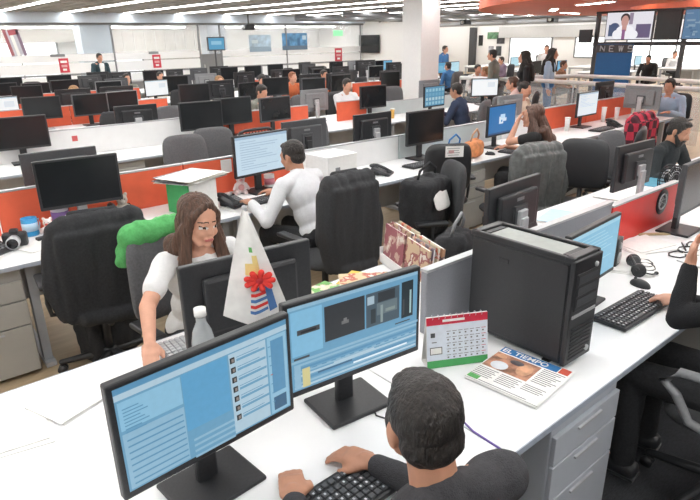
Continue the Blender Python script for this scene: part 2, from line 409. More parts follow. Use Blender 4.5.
def projector(p, label, c1, c2):
    t = thing('projector', label, 'projector', p)
    b = B(); b.box((0, 0, 0), (.36, .32, .2), c1, bev=.03); b.build('housing', t)
    b = B(); b.cone((-.19, 0, 0), (-.25, -.02, 0), .06, .07, c2, 16); b.build('lens', t)
    b = B(); b.cone((0, 0, .1), (0, 0, 2.84-p[2]), .025, .025, M['dgrey']); b.build('mount_pole', t); return t
projector((16.4, 17.4, 2.56), 'white ceiling projector left of the column, near the side wall', M['white'], M['bplastic'])
projector((19.8, 16.2, 2.48), 'black ceiling projector just past the column', M['bplastic'], M['silver'])
projector((21.6, 13.4, 2.5), 'black ceiling projector in front of the bright far window', M['bplastic'], M['silver'])
projector((11.6, 19.4, 2.38), 'black ceiling projector in front of the glass partition', M['bplastic'], M['silver'])
# ------------------------------------------------------------ desks, dividers, drawer units
ZD = .74
def make_bench(w=2.8, edge=True):
    t = thing('office_desk', '', 'desk')
    b = B(); b.box((0, .72, ZD-.0125), (w-.006, 1.43, .025), M['laminate'], bev=.003)
    b.box((0, .0035, ZD-.0125), (w-.01, .004, .024), M['desk_edge']); b.box((0, 1.4365, ZD-.0125), (w-.01, .004, .024), M['desk_edge'])
    b.build('worktop', t)
    for sx in (-1, 0, 1):
        x = sx*(w/2-.06)
        b = B(); b.box((x, .72, ZD-.055), (.05, 1.2, .05), M['greymetal']); b.box((x, .16, .35), (.05, .06, .69), M['greymetal']); b.box((x, 1.28, .35), (.05, .06, .69), M['greymetal']); b.box((x, .72, .02), (.06, 1.3, .03), M['greymetal'])
        b.build('leg', t)
    b = B(); b.box((0, .72, .46), (w-.2, .02, .42), M['greymetal']); b.build('modesty_panel', t)
    return t
DK = Pool(make_bench())
def desk(x, y, label, group=None): return place(DK.get(), (x, y, 0), 0, label, group)
def divider(x0, x1, y, m, label, z0=ZD, z1=1.03, group=None, th=.035):
    t = thing('desk_divider', label, 'divider', ((x0+x1)/2, y, z0), 0, group)
    b = B(); b.box((0, 0, (z1-z0)/2), (x1-x0-.01, th, z1-z0), m, bev=.006); b.build('panel', t)
    b = B(); b.box((0, 0, z1-z0+.004), (x1-x0-.01, th+.006, .012), M['silver']); b.build('top_rail', t)
    return t
def make_pedestal(m, h=.70, w=.48, d=.56):
    t = thing('drawer_unit', '', 'drawers')
    b = B(); b.box((0, d/2+.01, h/2+.01), (w, d, h-.02), m, bev=.004); b.build('body', t)
    z = .03
    for hh in (.35*h/.7*.9, .16, .13):
        fr = B(); fr.box((0, 0, z+hh/2), (w-.012, .018, hh-.008), m, bev=.003); f = fr.build('drawer', t)
        hb = B(); hb.box((0, -.012, z+hh-.03), (w*.35, .012, .01), M['silver'], bev=.002); hb.build('handle', f)
        z += hh
    return t
P1 = make_pedestal(M['pedgrey'], .70, .47); place(P1, (1.83, .83, 0), 0, 'blue grey drawer unit under the desk with the newspaper')
P2 = make_pedestal(M['pedbeige'], .70, .48); place(P2, (.30, 3.70, 0), 0, 'beige grey drawer unit beside the chair with the black coat')
def ped(x, y, rz, label): return place(dup(P2), (x, y, 0), rz, label)
# row 1
desk(-.1, .80, 'white desk under the pair of lit editing monitors')
desk(2.7, .80, 'white desk carrying the black computer tower and the newspaper')
desk(5.5, .80, 'white desk where the bearded man sits')
ped(3.4, .83, 0, 'grey drawer unit under the desk behind the person in black')
# row 2
desk(.6, 3.65, 'white desk with the orange divider behind the black coat chair')
desk(3.4, 3.65, 'white desk with the white box beside the man in the white shirt')
desk(6.2, 3.65, 'white desk of the long-haired woman in black')
place(make_bench(1.9), (8.555, 3.65, 0), 0, 'shorter white desk of the man in the light blue shirt')
ped(4.72, 3.7, 0, 'grey drawer unit beneath the orange bag'); ped(6.9, 3.7, 0, 'grey drawer unit near the red checked jacket')
# rows behind
rows = {3: (6.40, 0.7, 9.2), 4: (9.20, -.5, 10.0), 5: (12.0, 1.0, 13.8), 6: (14.8, 1.5, 15.5)}
for k, (yn, x0, x1) in rows.items():
    x = x0+1.4
    while x < x1:
        lb = {3: 'white desk in the row with the long white divider', 4: 'white desk in the fourth row of desks', 5: 'white desk in the fifth row of desks', 6: 'white desk in the last row before the glass partition'}[k]
        desk(x, yn, lb, 'desks of row %d' % k); x += 2.8
ped(2.15, 6.45, 0, 'pale drawer unit under the desk of the white-divider row')
# dividers
divider(1.66, 3.24, 1.52, M['greypanel'], 'grey fabric divider behind the computer tower', z1=1.03)
rd = divider(3.24, 4.16, 1.52, M['red'], 'glossy red divider with a black and white round emblem', z1=1.0)
b = B(); b.lathe([(.001, 0), (.085, 0), (.085, .003), (.001, .003)], M['bplastic'], n=28)
e = b.build('emblem', rd); e.rotation_euler = (PI/2, 0, 0); e.location = (.22, -.019, .17)
b = B(); sv = M['silver']
b.tube([V(.05*math.cos(a), .05*math.sin(a), .004) for a in [k*.45 for k in range(14)]], .006, sv, 6, closed=True)
b.tube([(-.03, -.02, .004), (0, .03, .004), (.03, -.02, .004), (-.035, .012, .004), (.035, .012, .004)], .004, sv, 6)
g = b.build('emblem_drawing', e)
divider(-.8, .58, 4.35, M['orange'], 'orange divider behind the mugs and toys')
divider(.58, 1.9, 4.35, M['orange'], 'orange divider behind the black monitor on the white arm')
divider(1.9, 2.95, 4.35, M['orange'], 'orange divider behind the lit document screen')
divider(2.95, 4.3, 4.35, M['whitepanel'], 'white divider behind the white box', z1=.98)
divider(4.3, 6.1, 4.35, M['palepanel'], 'pale translucent divider behind the orange bag', z1=.98)
divider(7.0, 8.1, 4.35, M['orange'], 'orange divider behind the white-lit screen')
divider(8.1, 9.5, 4.35, M['orange'], 'orange divider next to the man in the light blue shirt')
divider(6.1, 7.0, 4.35, M['whitepanel'], 'white divider behind the long-haired woman', z1=.98)
divider(1.0, 3.5, 7.1, M['whitepanel'], 'long white divider in front of the monitor with white arms', z1=1.03)
divider(3.5, 3.75, 7.1, M['orange'], 'narrow orange divider at the end of the long white divider')
divider(3.75, 5.15, 7.1, M['orange'], 'orange divider behind the two dark monitors beside it')
divider(5.7, 6.3, 7.1, M['orange'], 'square orange divider in front of the man in white')
divider(6.3, 8.4, 7.1, M['palepanel'], 'pale divider behind the navy man', z1=.95)
divider(.4, 2.6, 9.9, M['orange'], 'orange divider in the fourth row, behind the small desk toys')
divider(2.6, 4.2, 9.9, M['orange'], 'orange divider in the fourth row behind the grey monitor')
divider(8.4, 10.9, 9.9, M['orange'], 'orange divider in front of the white wall and the big black screen')
divider(3.2, 4.8, 12.7, M['orange'], 'orange divider in the fifth row near the white lit screen')
divider(7.2, 8.8, 12.7, M['orange'], 'orange divider in the fifth row in front of the wall poster')
divider(1.8, 3.3, 12.7, M['orange'], 'orange divider in the fifth row near the thin left monitors')

# ------------------------------------------------------------ monitors
def make_monitor(screen_fn=None, neck='black', w=.52, h=.325, top=.48, arm=False, rear=None):
    """front faces -Y; origin at the foot"""
    t = thing('computer_monitor', '', 'monitor')
    zb = top-h; rm = rear or M['bplastic']
    b = B(); b.box((0, 0, zb+h/2), (w, .03, h), rm, bev=.006)
    b.box((0, .028, zb+h/2), (w*.72, .035, h*.66), rm, bev=.014)
    b.box((0, .048, zb+h*.42), (.13, .02, .13), M['dgrey'], bev=.006)
    b.box((0, .0465, zb+h*.72), (.07, .002, .018), M['mgrey'])
    b.build('housing', t)
    b = B(); iw, ih = w-.03, h-.036
    if screen_fn: screen_fn(b, iw, ih, zb+h/2+.004)
    else: b.box((0, -.0155, zb+h/2+.004), (iw, .001, ih), M['screenoff'])
    b.build('screen', t, recalc=False)
    nm = M['silver'] if neck != 'black' else M['bplastic']
    b = B(); b.box((0, .075, (zb+h*.42)/2), (.065, .03, zb+h*.42), nm, bev=.008, R=None); b.box((0, .062, zb+h*.42), (.08, .03, .08), nm, bev=.006); b.build('stand_neck', t)
    b = B(); b.box((0, .05, .008), (.25, .2, .016), nm, bev=.007); b.build('stand_base', t)
    return t
def rects(items):
    def f(b, w, h, zc):
        for k, (u0, v0, u1, v1, m) in enumerate(items):
            y = -.0156-.0003*k
            x0, x1 = -w/2+w*u0, -w/2+w*u1; z0, z1 = zc-h/2+h*v0, zc-h/2+h*v1
            b.quad([(x0, y, z0), (x1, y, z0), (x1, y, z1), (x0, y, z1)], m)
    return f
base = scr(.17, .40, .60, .9); lite = scr(.32, .55, .72, .9); pale = scr(.50, .68, .80, .9); mid = scr(.12, .33, .54, .9); deep = scr(.06, .17, .30, .8)
blk = scr(.02, .022, .026, .6); dgy = scr(.10, .11, .12, .6); yel = scr(.75, .68, .32, .9); rdd = scr(.6, .15, .1, .8); wsc = scr(.80, .90, .97, 1.0)
# right editing screen: preview windows above a timeline
I = [(0, 0, 1, 1, base), (0, .96, 1, 1, lite), (.015, .42, .235, .94, scr(.25, .55, .78, .92)), (.055, .66, .215, .72, dgy), (.08, .675, .19, .7, blk),
     (.25, .48, .555, .90, scr(.045, .05, .056, .7)), (.375, .63, .43, .67, scr(.25, .25, .25, .7)), (.39, .655, .415, .70, scr(.3, .3, .3, .7)),
     (.565, .48, .84, .90, scr(.10, .15, .19, .7)), (.575, .76, .63, .86, scr(.5, .65, .75, .8)), (.65, .60, .82, .75, scr(.20, .27, .30, .7)), (.66, .76, .80, .88, scr(.05, .06, .07, .6)),
     (.68, .50, .70, .72, scr(.4, .5, .5, .7)), (.60, .52, .64, .70, scr(.05, .07, .08, .6)), (.72, .62, .80, .66, scr(.36, .44, .42, .7)), (.855, .46, .955, .92, scr(.03, .05, .06, .6)), (.925, .50, .94, .80, scr(.5, .7, .7, .8)), (.865, .5, .88, .7, dgy),
     (.02, .385, .13, .41, dgy), (.80, .41, .93, .425, dgy), (.0, .35, 1, .38, lite)]
for k in range(7): I.append((.015, .04+k*.045, .985, .066+k*.045, [pale, lite, mid, pale, lite, mid, lite][k]))
I += [(.07, .04, .125, .27, yel), (.015, .04, .06, .33, lite), (.30, .20, .62, .222, pale), (.45, .11, .9, .132, wsc), (.18, .155, .44, .175, deep)]
for k in range(12): u = .14+.07*k; I.append((u, .245, u+.035, .258, mid))
edit_r = rects(I)
J = [(0, 0, 1, 1, base), (0, .95, 1, 1, mid), (0, .89, 1, .945, pale), (.01, .60, .33, .87, scr(.3, .58, .78, .92)), (.335, .30, .60, .88, scr(.13, .40, .66, .92)), (.01, .02, .33, .57, lite), (.61, .02, .85, .88, pale), (.86, .02, .99, .88, scr(.32, .58, .76, .92)), (.88, .25, .97, .84, mid), (.88, .05, .97, .2, deep)]
for k in range(7): v = .78-.10*k; J += [(.615, v, .645, v+.06, blk), (.625, v+.01, .64, v+.045, scr(.4, .35, .32, .7)), (.655, v+.005, .84, v+.03, base), (.655, v+.045, .80, v+.052, mid), (.86, v, .875, v+.01, rdd if k == 3 else mid)]
for k in range(8): J.append((.02, .52-.06*k, .31, .535-.06*k, mid)); J.append((.02, .82-.03*k, .10+.02*(k % 3), .83-.03*k, mid))
for k in range(4): J.append((.345, .04+.06*k, .59, .065+.06*k, lite))
edit_l = rects(J)
def doc(bg, line, n=12, seed=1):
    r = random.Random(seed); it = [(0, 0, 1, 1, bg), (0, .93, 1, 1, line)]
    for k in range(n): it.append((.08, .85-.065*k, .3+r.random()*.6, .868-.065*k, line))
    return rects(it)
doc_w = doc(scr(.62, .78, .90, .95), scr(.42, .58, .74, .9), 12)
doc_w2 = doc(scr(.84, .90, .95, 1.0), scr(.6, .72, .82, .9), 8, 4)
blank_w = rects([(0, 0, 1, 1, scr(.93, .95, .96, 1.05)), (0, .94, 1, 1, scr(.7, .8, .88, .9)), (.6, .5, .9, .8, scr(.8, .84, .88, 1.0))])
blue_x = rects([(0, 0, 1, 1, scr(.03, .20, .50, .9)), (0, 0, 1, .06, scr(.05, .12, .3, .8)), (.38, .36, .54, .62, scr(.75, .85, .95, 1)), (.5, .44, .66, .56, scr(.7, .8, .95, 1)), (.42, .56, .6, .7, scr(.55, .75, .95, 1)), (.45, .42, .5, .5, scr(.05, .3, .65, .9))])
cyan = doc(scr(.22, .52, .72, .95), scr(.36, .64, .80, .95), 9, 5)
it = [(0, 0, 1, 1, scr(.10, .32, .50, .9))]
for u in range(6):
    for v in range(4): it.append((.04+.16*u, .06+.23*v, .15+.16*u, .22+.23*v, [scr(.35, .6, .72, .9), scr(.18, .42, .6, .9), scr(.5, .68, .75, .9)][(u*3+v*2) % 3]))
mosaic = rects(it)
blue_s = rects([(0, 0, 1, 1, scr(.10, .38, .62, .95)), (.1, .2, .5, .7, scr(.2, .5, .7, .95)), (.55, .3, .9, .5, scr(.4, .65, .8, .95))])
off = Pool(make_monitor()); offs = Pool(make_monitor(neck='silver')); offg = Pool(make_monitor(rear=M['mgrey'], neck='silver')); offd = Pool(make_monitor(rear=M['dgrey']))
def mon(pool, x, y, rz, label, z=ZD, s=None, group=None): return place(pool.get(), (x, y, z), rz, label, group, s)
def one(fn, x, y, rz, label, **k): return place(make_monitor(fn, **k), (x, y, ZD), rz, label)
# foreground pair; panel about .06 in front of the foot
one(edit_r, 1.09, 1.29, -6, 'lit monitor with the video timeline and preview window, in front of the man', w=.53)
one(edit_l, .55, 1.25, 4, 'lit monitor with the picture list, beside the video timeline monitor', w=.53)
mon(offs, .985, 1.775, 174, 'black monitor seen from behind in front of the woman in white')
mon(offs, 2.62, 1.76, 176+8, 'black monitor seen from behind, right behind the computer tower')
one(cyan, 2.44, 1.20, 4, 'monitor with light blue screen half hidden by the computer tower', w=.52, h=.30, top=.41)
mon(offs, 4.21, 1.85, 178, 'black monitor seen from behind by the round desk fan')
mon(offd, 3.92, 1.32, 2, 'dark grey monitor cut by the right edge in front of the red divider')
# row 2
mon(offs, 1.07, 4.15, -6, 'large black monitor on the white stand behind the black coat chair', s=1.02)
mon(offd, 1.08, 4.60, 178, 'grey backed monitor right behind the black monitor on the white stand')
mon(offd, .38, 4.68, 183, 'grey monitor back at the left picture edge, above the mugs')
one(doc_w, 2.50, 4.12, 6, 'lit pale blue document screen the man in the white shirt looks at', w=.56, h=.34, top=.50)
mon(off, 4.48, 4.13, 0, 'black switched-off monitor between the white box and the chair with the paper', s=1.06)
mon(offs, 4.1, 4.52, 180, 'monitor back on a white arm behind the white divider')
one(blue_x, 5.55, 3.97, 4, 'monitor with deep blue screen before the long-haired woman', w=.56, h=.34, top=.49)
one(doc_w2, 7.65, 4.10, 2, 'monitor with pale white-blue screen next to the orange divider', w=.56)
mon(offg, 8.95, 3.95, 92, 'grey monitor back facing the man in the light blue shirt')
mon(off, 9.1, 4.62, 180, 'dark monitor back behind the man in the light blue shirt')
mon(offg, 6.6, 4.6, 180, 'grey monitor back behind the long-haired woman')
mon(offd, 3.3, 4.62, 180, 'grey monitor back behind the white-shirted man')
# row 3
mon(off, 1.30, 6.95, -4, 'wide black monitor at the left edge in front of the long white divider', s=1.04)
mon(offs, 2.68, 7.30, 176, 'monitor back with two white arms over the long white divider')
mon(off, 3.30, 6.80, -6, 'dark monitor, nearer to the long white divider of the two side by side')
mon(off, 3.83, 6.95, 0, 'dark monitor between the narrow orange divider and the grey one')
mon(offd, 4.42, 6.85, 4, 'grey dark monitor in front of the orange divider, third of that cluster')
mon(off, 6.32, 6.95, 0, 'black monitor in front of the square orange divider')
one(mosaic, 7.15, 6.42, 4, 'monitor with the blue picture mosaic in front of the navy man')
one(blank_w, 9.0, 6.85, -30, 'white lit monitor before the person in pink')
mon(offg, 5.5, 7.4, 180, 'pale monitor back with the man in white behind it'); mon(offg, 8.1, 7.4, 180, 'grey monitor back behind the navy man')
# row 4
mon(offd, 2.82, 9.55, 0, 'grey monitor in front of the fourth-row orange divider')
mon(offg, 3.35, 9.65, 6, 'pale grey monitor beside the grey one in the fourth row')
mon(off, 4.63, 9.72, -6, 'dark monitor in front of the small white lit screen')
mon(off, 6.50, 10.0, -10, 'dark monitor in the middle of the fourth row')
mon(off, 9.2, 9.55, 0, 'small dark monitor in front of the orange divider by the column')
one(blank_w, 1.70, 10.1, 10, 'white lit screen cut by the left edge')
one(blank_w, 4.85, 11.9, 6, 'white lit screen in the fifth row, in front of the vertical blinds')
FAR = [(offd, 2.9, 13.15, 0, 'small dark monitor at the far left, beside the orange fifth-row divider'), (off, 3.45, 13.15, 0, 'dark monitor in the fifth row behind the fair-haired person'), (offd, 4.5, 15.0, 180, 'small monitor back below the standing man in the dark suit'),
       (off, 2.3, 13.15, 0, 'tiny dark monitor at the far left edge of the fifth row'), (off, 8.30, 15.1, 0, 'dark monitor just under the pale pillar'), (off, 10.1, 15.5, 0, 'dark monitor in front of the glass, below the empty white film'),
       (offd, 11.2, 15.3, 180, 'dark monitor back below the two blue posters'), (off, 12.3, 15.3, 0, 'dark monitor below the blue skyline poster'), (off, 13.4, 15.3, 180, 'dark monitor back below the small red sign'),
       (off, 7.2, 12.4, 180, 'dark monitor back in the middle of the fifth row'), (off, 8.6, 12.5, 0, 'dark monitor in the fifth row in front of the orange divider'), (off, 10.2, 12.5, 180, 'dark monitor back in the fifth row nearest the big black screen'), (off, 6.2, 15.3, 0, 'dark monitor near the grey door in the glass'),
       (off, 5.3, 15.2, 180, 'dark monitor back right below the red sign by the standing man'), (off, 7.6, 10.35, 180, 'dark monitor back in the fourth row among the seated people'), (off, 8.2, 10.2, 180, 'dark monitor back in the fourth row nearest the column'), (off, 5.4, 10.2, 180, 'dark monitor back by the orange-haired person')]
for p_, x, y, rz, lb in FAR: mon(p_, x, y, rz, lb)
rq = random.Random(21); taken = [(a[1], a[2]) for a in FAR]+[(4.63, 9.72), (6.5, 10.0), (9.2, 9.55), (2.82, 9.55), (3.35, 9.65), (1.7, 10.1), (4.85, 11.9)]
for yn, xa, xb, lb, n in ((9.2, 1.5, 10.2, 'dark monitor among the desks of the fourth row', 9), (12.0, 2.2, 13.0, 'dark monitor among the desks of the fifth row', 15), (14.8, 2.6, 14.6, 'dark monitor among the desks of the last row', 16)):
    for k in range(n*3):
        far_ = rq.random() < .5; x = rq.uniform(xa, xb); y = yn+(1.15 if far_ else .42)
        if all(math.hypot(x-a, y-c) > .62 for a, c in taken):
            taken.append((x, y)); mon([off, offs, offd, offg][rq.randrange(4)], x, y, (180 if far_ else 0)+rq.uniform(-12, 12), lb, group=lb+'s')
one(blue_s, 14.4, 15.1, 10, 'blue lit monitor under the big black screen'); 
# big black wall screen
t = thing('television', 'big black television on the white side wall', 'television', (17.55, 19.5, 1.35), 0)
b = B(); b.box((-.05, 0, .35), (.08, 1.25, .72), M['bplastic'], bev=.01); b.build('housing', t)
b = B(); b.box((-.092, 0, .35), (.004, 1.19, .66), M['screenoff']); b.build('screen', t)
# desks and monitors beyond the column, on the right
for k, (x, y) in enumerate([(16.2, 9.6), (19.5, 12.6), (20.5, 9.4), (23.5, 11.5), (22, 15.5), (24.2, 8.3)]):
    desk(x, y, 'white desk in the area between the railing and the bright far windows', 'desks beyond the railing')
bs = Pool(make_monitor(blue_s)); cs = Pool(make_monitor(doc(scr(.5, .75, .85, 1), scr(.3, .6, .75, .9), 6, 8)))
for p_, x, y, rz, lb in [(bs, 14.0, 12.25, 0, 'blue screen beside the person in the blue jacket'), (cs, 14.6, 12.3, 10, 'pale cyan screen behind the orange-hooded person'), (off, 15.3, 9.9, 0, 'dark monitor beyond the near railing, left one'), (bs, 16.6, 9.85, 0, 'blue screen beyond the railing next to the standing person in grey'), (cs, 18.6, 12.9, 0, 'cyan screen in the distance below the bright window'),
                         (off, 20.2, 12.9, 0, 'dark monitor in the distance below the bright window'), (cs, 21.2, 9.7, 0, 'pale screen in the distance beside the blue panel'), (off, 20.0, 9.7, 180, 'dark monitor back close to the blue panel'), (off, 23.1, 11.8, 180, 'dark monitor back in front of the farthest desk'), (off, 24.1, 11.8, 0, 'dark monitor on the farthest desk')]:
    mon(p_, x, y, rz, lb)

# ------------------------------------------------------------ chairs
def make_chair(fab, w=.48, bh=.48, arms=True, mesh=False, hoop=False, z0=.565):
    """occupant faces +Y; origin on the floor under the column"""
    t = thing('office_chair', '', 'chair')
    b = B(); b.pad(.50, .48, .09, fab, R=RX(90), c=(0, 0, .455), p=.5); b.build('seat', t)
    if mesh:
        b = B(); pts = []
        for i in range(28):
            a = 2*PI*i/28; pts.append(V(w/2*math.copysign(abs(math.cos(a))**.35, math.cos(a)), -.25, z0+bh/2-.02+bh/2*math.copysign(abs(math.sin(a))**.35, math.sin(a))))
        b.tube(pts, .017, M['bplastic'], 8, closed=True)
        for k in range(15): z = z0+.02+k*(bh-.08)/14; b.box((0, -.25, z), (w-.02, .004, .012), M['chairfab'])
        for k in range(11): x = -w/2+.03+k*(w-.06)/10; b.box((x, -.25, z0+bh/2-.02), (.012, .004, bh-.04), M['chairfab'])
        b.build('backrest', t)
    else:
        b = B(); b.pad(w, bh, .075, fab, bend=.05, c=(0, -.27, z0+bh/2), p=.42, taper=.10, R=RX(4)); b.build('backrest', t)
    b = B(); b.tube([(0, -.02, .40), (0, -.22, .40), (0, -.29, .46), (0, -.30, .72)], .022, M['bplastic']); b.build('back_support', t)
    b = B(); b.cone((0, 0, .12), (0, 0, .40), .028, .022, M['bplastic']); b.box((0, 0, .39), (.2, .22, .04), M['bplastic'], bev=.01); b.build('gas_column', t)
    b = B(); b.cone((0, 0, .07), (0, 0, .14), .05, .04, M['bplastic'])
    for k in range(5):
        a = 2*PI*k/5+.3; b.cap((.03*math.cos(a), .03*math.sin(a), .11), (.29*math.cos(a), .29*math.sin(a), .075), .026, .018, M['bplastic'], 8)
    b.build('star_base', t)
    for k in range(5):
        a = 2*PI*k/5+.3; b = B(); p = V(.29*math.cos(a), .29*math.sin(a), .028); q = V(-math.sin(a), math.cos(a), 0)
        b.cone(p-q*.024, p-q*.006, .028, .028, M['bplastic'], 14); b.cone(p+q*.006, p+q*.024, .028, .028, M['bplastic'], 14); b.cone(p, p+V(0, 0, .05), .01, .01, M['bplastic'], 8); b.build('caster', t)
    if arms:
        for s in (-1, 1):
            b = B()
            if hoop: b.tube([(s*.29, .16, .60), (s*.29, .21, .64), (s*.29, .16, .70), (s*.29, -.08, .715), (s*.29, -.16, .66), (s*.29, -.13, .55), (s*.29, -.02, .47), (s*.29, .10, .50)], .019, M['mgrey'], 10, closed=True); b.cap((s*.29, 0, .47), (s*.20, 0, .43), .016, .016, M['mgrey'])
            else:
                b.tube([(s*.20, 0, .43), (s*.28, 0, .44), (s*.29, 0, .52), (s*.29, 0, .64)], .014, M['bplastic']); b.box((s*.29, .01, .655), (.07, .25, .03), M['bplastic'], bev=.012)
            b.build('armrest', t)
    return t
CH = Pool(make_chair(M['chairfab'])); CG = Pool(make_chair(M['chairgrey'])); CM = Pool(make_chair(M['chairfab'], mesh=True)); CL = Pool(make_chair(M['bsatin'], w=.46, bh=.47))
CHPOS = []
def chair(pool, x, y, rz, label, group=None, s=None):
    CHPOS.append((x, y)); return place(pool.get(), (x, y, 0), rz, label, group, s)
chair(CH, .90, 3.48, -6, 'office chair wearing the long black coat')
chair(CH, 2.42, 3.20, 2, 'office chair of the man in the white shirt, under the black jacket')
chair(CG, 1.12, 2.56, 187, 'grey office chair of the woman in the white T-shirt')
chair(CL, 4.25, 3.70, -33, 'office chair with a sheet of paper stuck to its backrest')
chair(CH, 3.22, 2.98, 60, 'office chair turned sideways holding the black backpack')
chair(CH, 4.42, 2.98, -14, 'office chair wearing the grey leather jacket'); CHPOS.append((5.42, 3.28)); place(make_chair(M['chairfab'], bh=.34), (5.42, 3.28, 0), 25, 'low-backed office chair of the long-haired woman')

chair(CL, 4.92, 2.62, 116, 'black shiny office chair between the leather jacket and the bearded man'); chair(CL, 6.15, 2.95, 20, 'black office chair partly behind the monitor by the round fan')
chair(CH, 6.92, 3.30, 0, 'office chair under the red checked jacket')
chair(CL, 10.0, 3.95, 90, 'black office chair of the man in the light blue shirt')
chair(CG, 2.52, 5.45, 176, 'grey rounded chair back just past the orange divider, nearest to the lit document screen')
chair(CG, 2.95, 5.72, 168, 'dark grey chair back partly hidden by the one before the white drawers')
chair(CM, 3.36, 5.35, 184, 'chair with a see-through mesh back beyond the head of the man in white')
chair(CG, 4.20, 5.50, 178, 'grey rounded chair back just behind the white divider')
chair(CG, 7.27, 5.80, 20, 'dark chair of the navy man at the picture mosaic screen')
chair(CG, .35, 5.5, 180, 'grey chair back by the left picture edge')
ho = make_chair(M['chairfab'], hoop=True); CHPOS.append((2.54, .54)); place(ho, (2.54, .54, 0), 4, 'office chair with a looped grey armrest under the person in black')
chair(CH, .84, .42, 2, 'office chair under the man at the editing monitors')
chair(CG, 5.66, 2.50, 176, 'office chair of the bearded man')
# ------------------------------------------------------------ people
def ik(S, H, l1, l2, pole):
    d = H-S; L = min(d.length, (l1+l2)*.995); u = d.normalized(); H = S+u*L
    a = (l1*l1-l2*l2+L*L)/(2*L); h = math.sqrt(max(0, l1*l1-a*a))
    p = pole-u*pole.dot(u); p.normalize(); return S+u*a+p*h, H
def add_hand(b, W, d, palm_n, side, m, k=1., curl=.5):
    """W wrist, d finger direction, palm_n out of the palm, side +1 right"""
    d = d.normalized(); lat = d.cross(palm_n).normalized()*side; n = lat.cross(d).normalized()
    if n.dot(palm_n) < 0: n = -n
    Rm = Matrix((lat, d, n)).transposed().to_4x4()
    b.cap(W-d*.01, W+d*.03*k, .024*k, .026*k, m, 10)
    b.box(W+d*.052*k, (.076*k, .085*k, .026*k), m, Rm, bev=.011*k)
    for i, (o, L) in enumerate(((-.029, .074), (-.010, .084), (.010, .078), (.028, .060))):
        p0 = W+d*.085*k+lat*o*k; d1 = (d+n*curl*.45).normalized(); d2 = (d+n*curl*1.6).normalized()
        p1 = p0+d1*L*.5*k; p2 = p1+d2*L*.5*k
        b.cap(p0-d*.01, p1, .0098*k, .0088*k, m, 8); b.cap(p1, p2, .0088*k, .0075*k, m, 8)
    t0 = W+d*.025*k-lat*.026*k; t1 = W+d*.058*k-lat*.052*k+n*.012*k; t2 = W+d*.090*k-lat*.052*k+n*.024*k
    b.cap(t0, t1, .014*k, .011*k, m, 8); b.cap(t1, t2, .011*k, .0085*k, m, 8)
SEATS = []
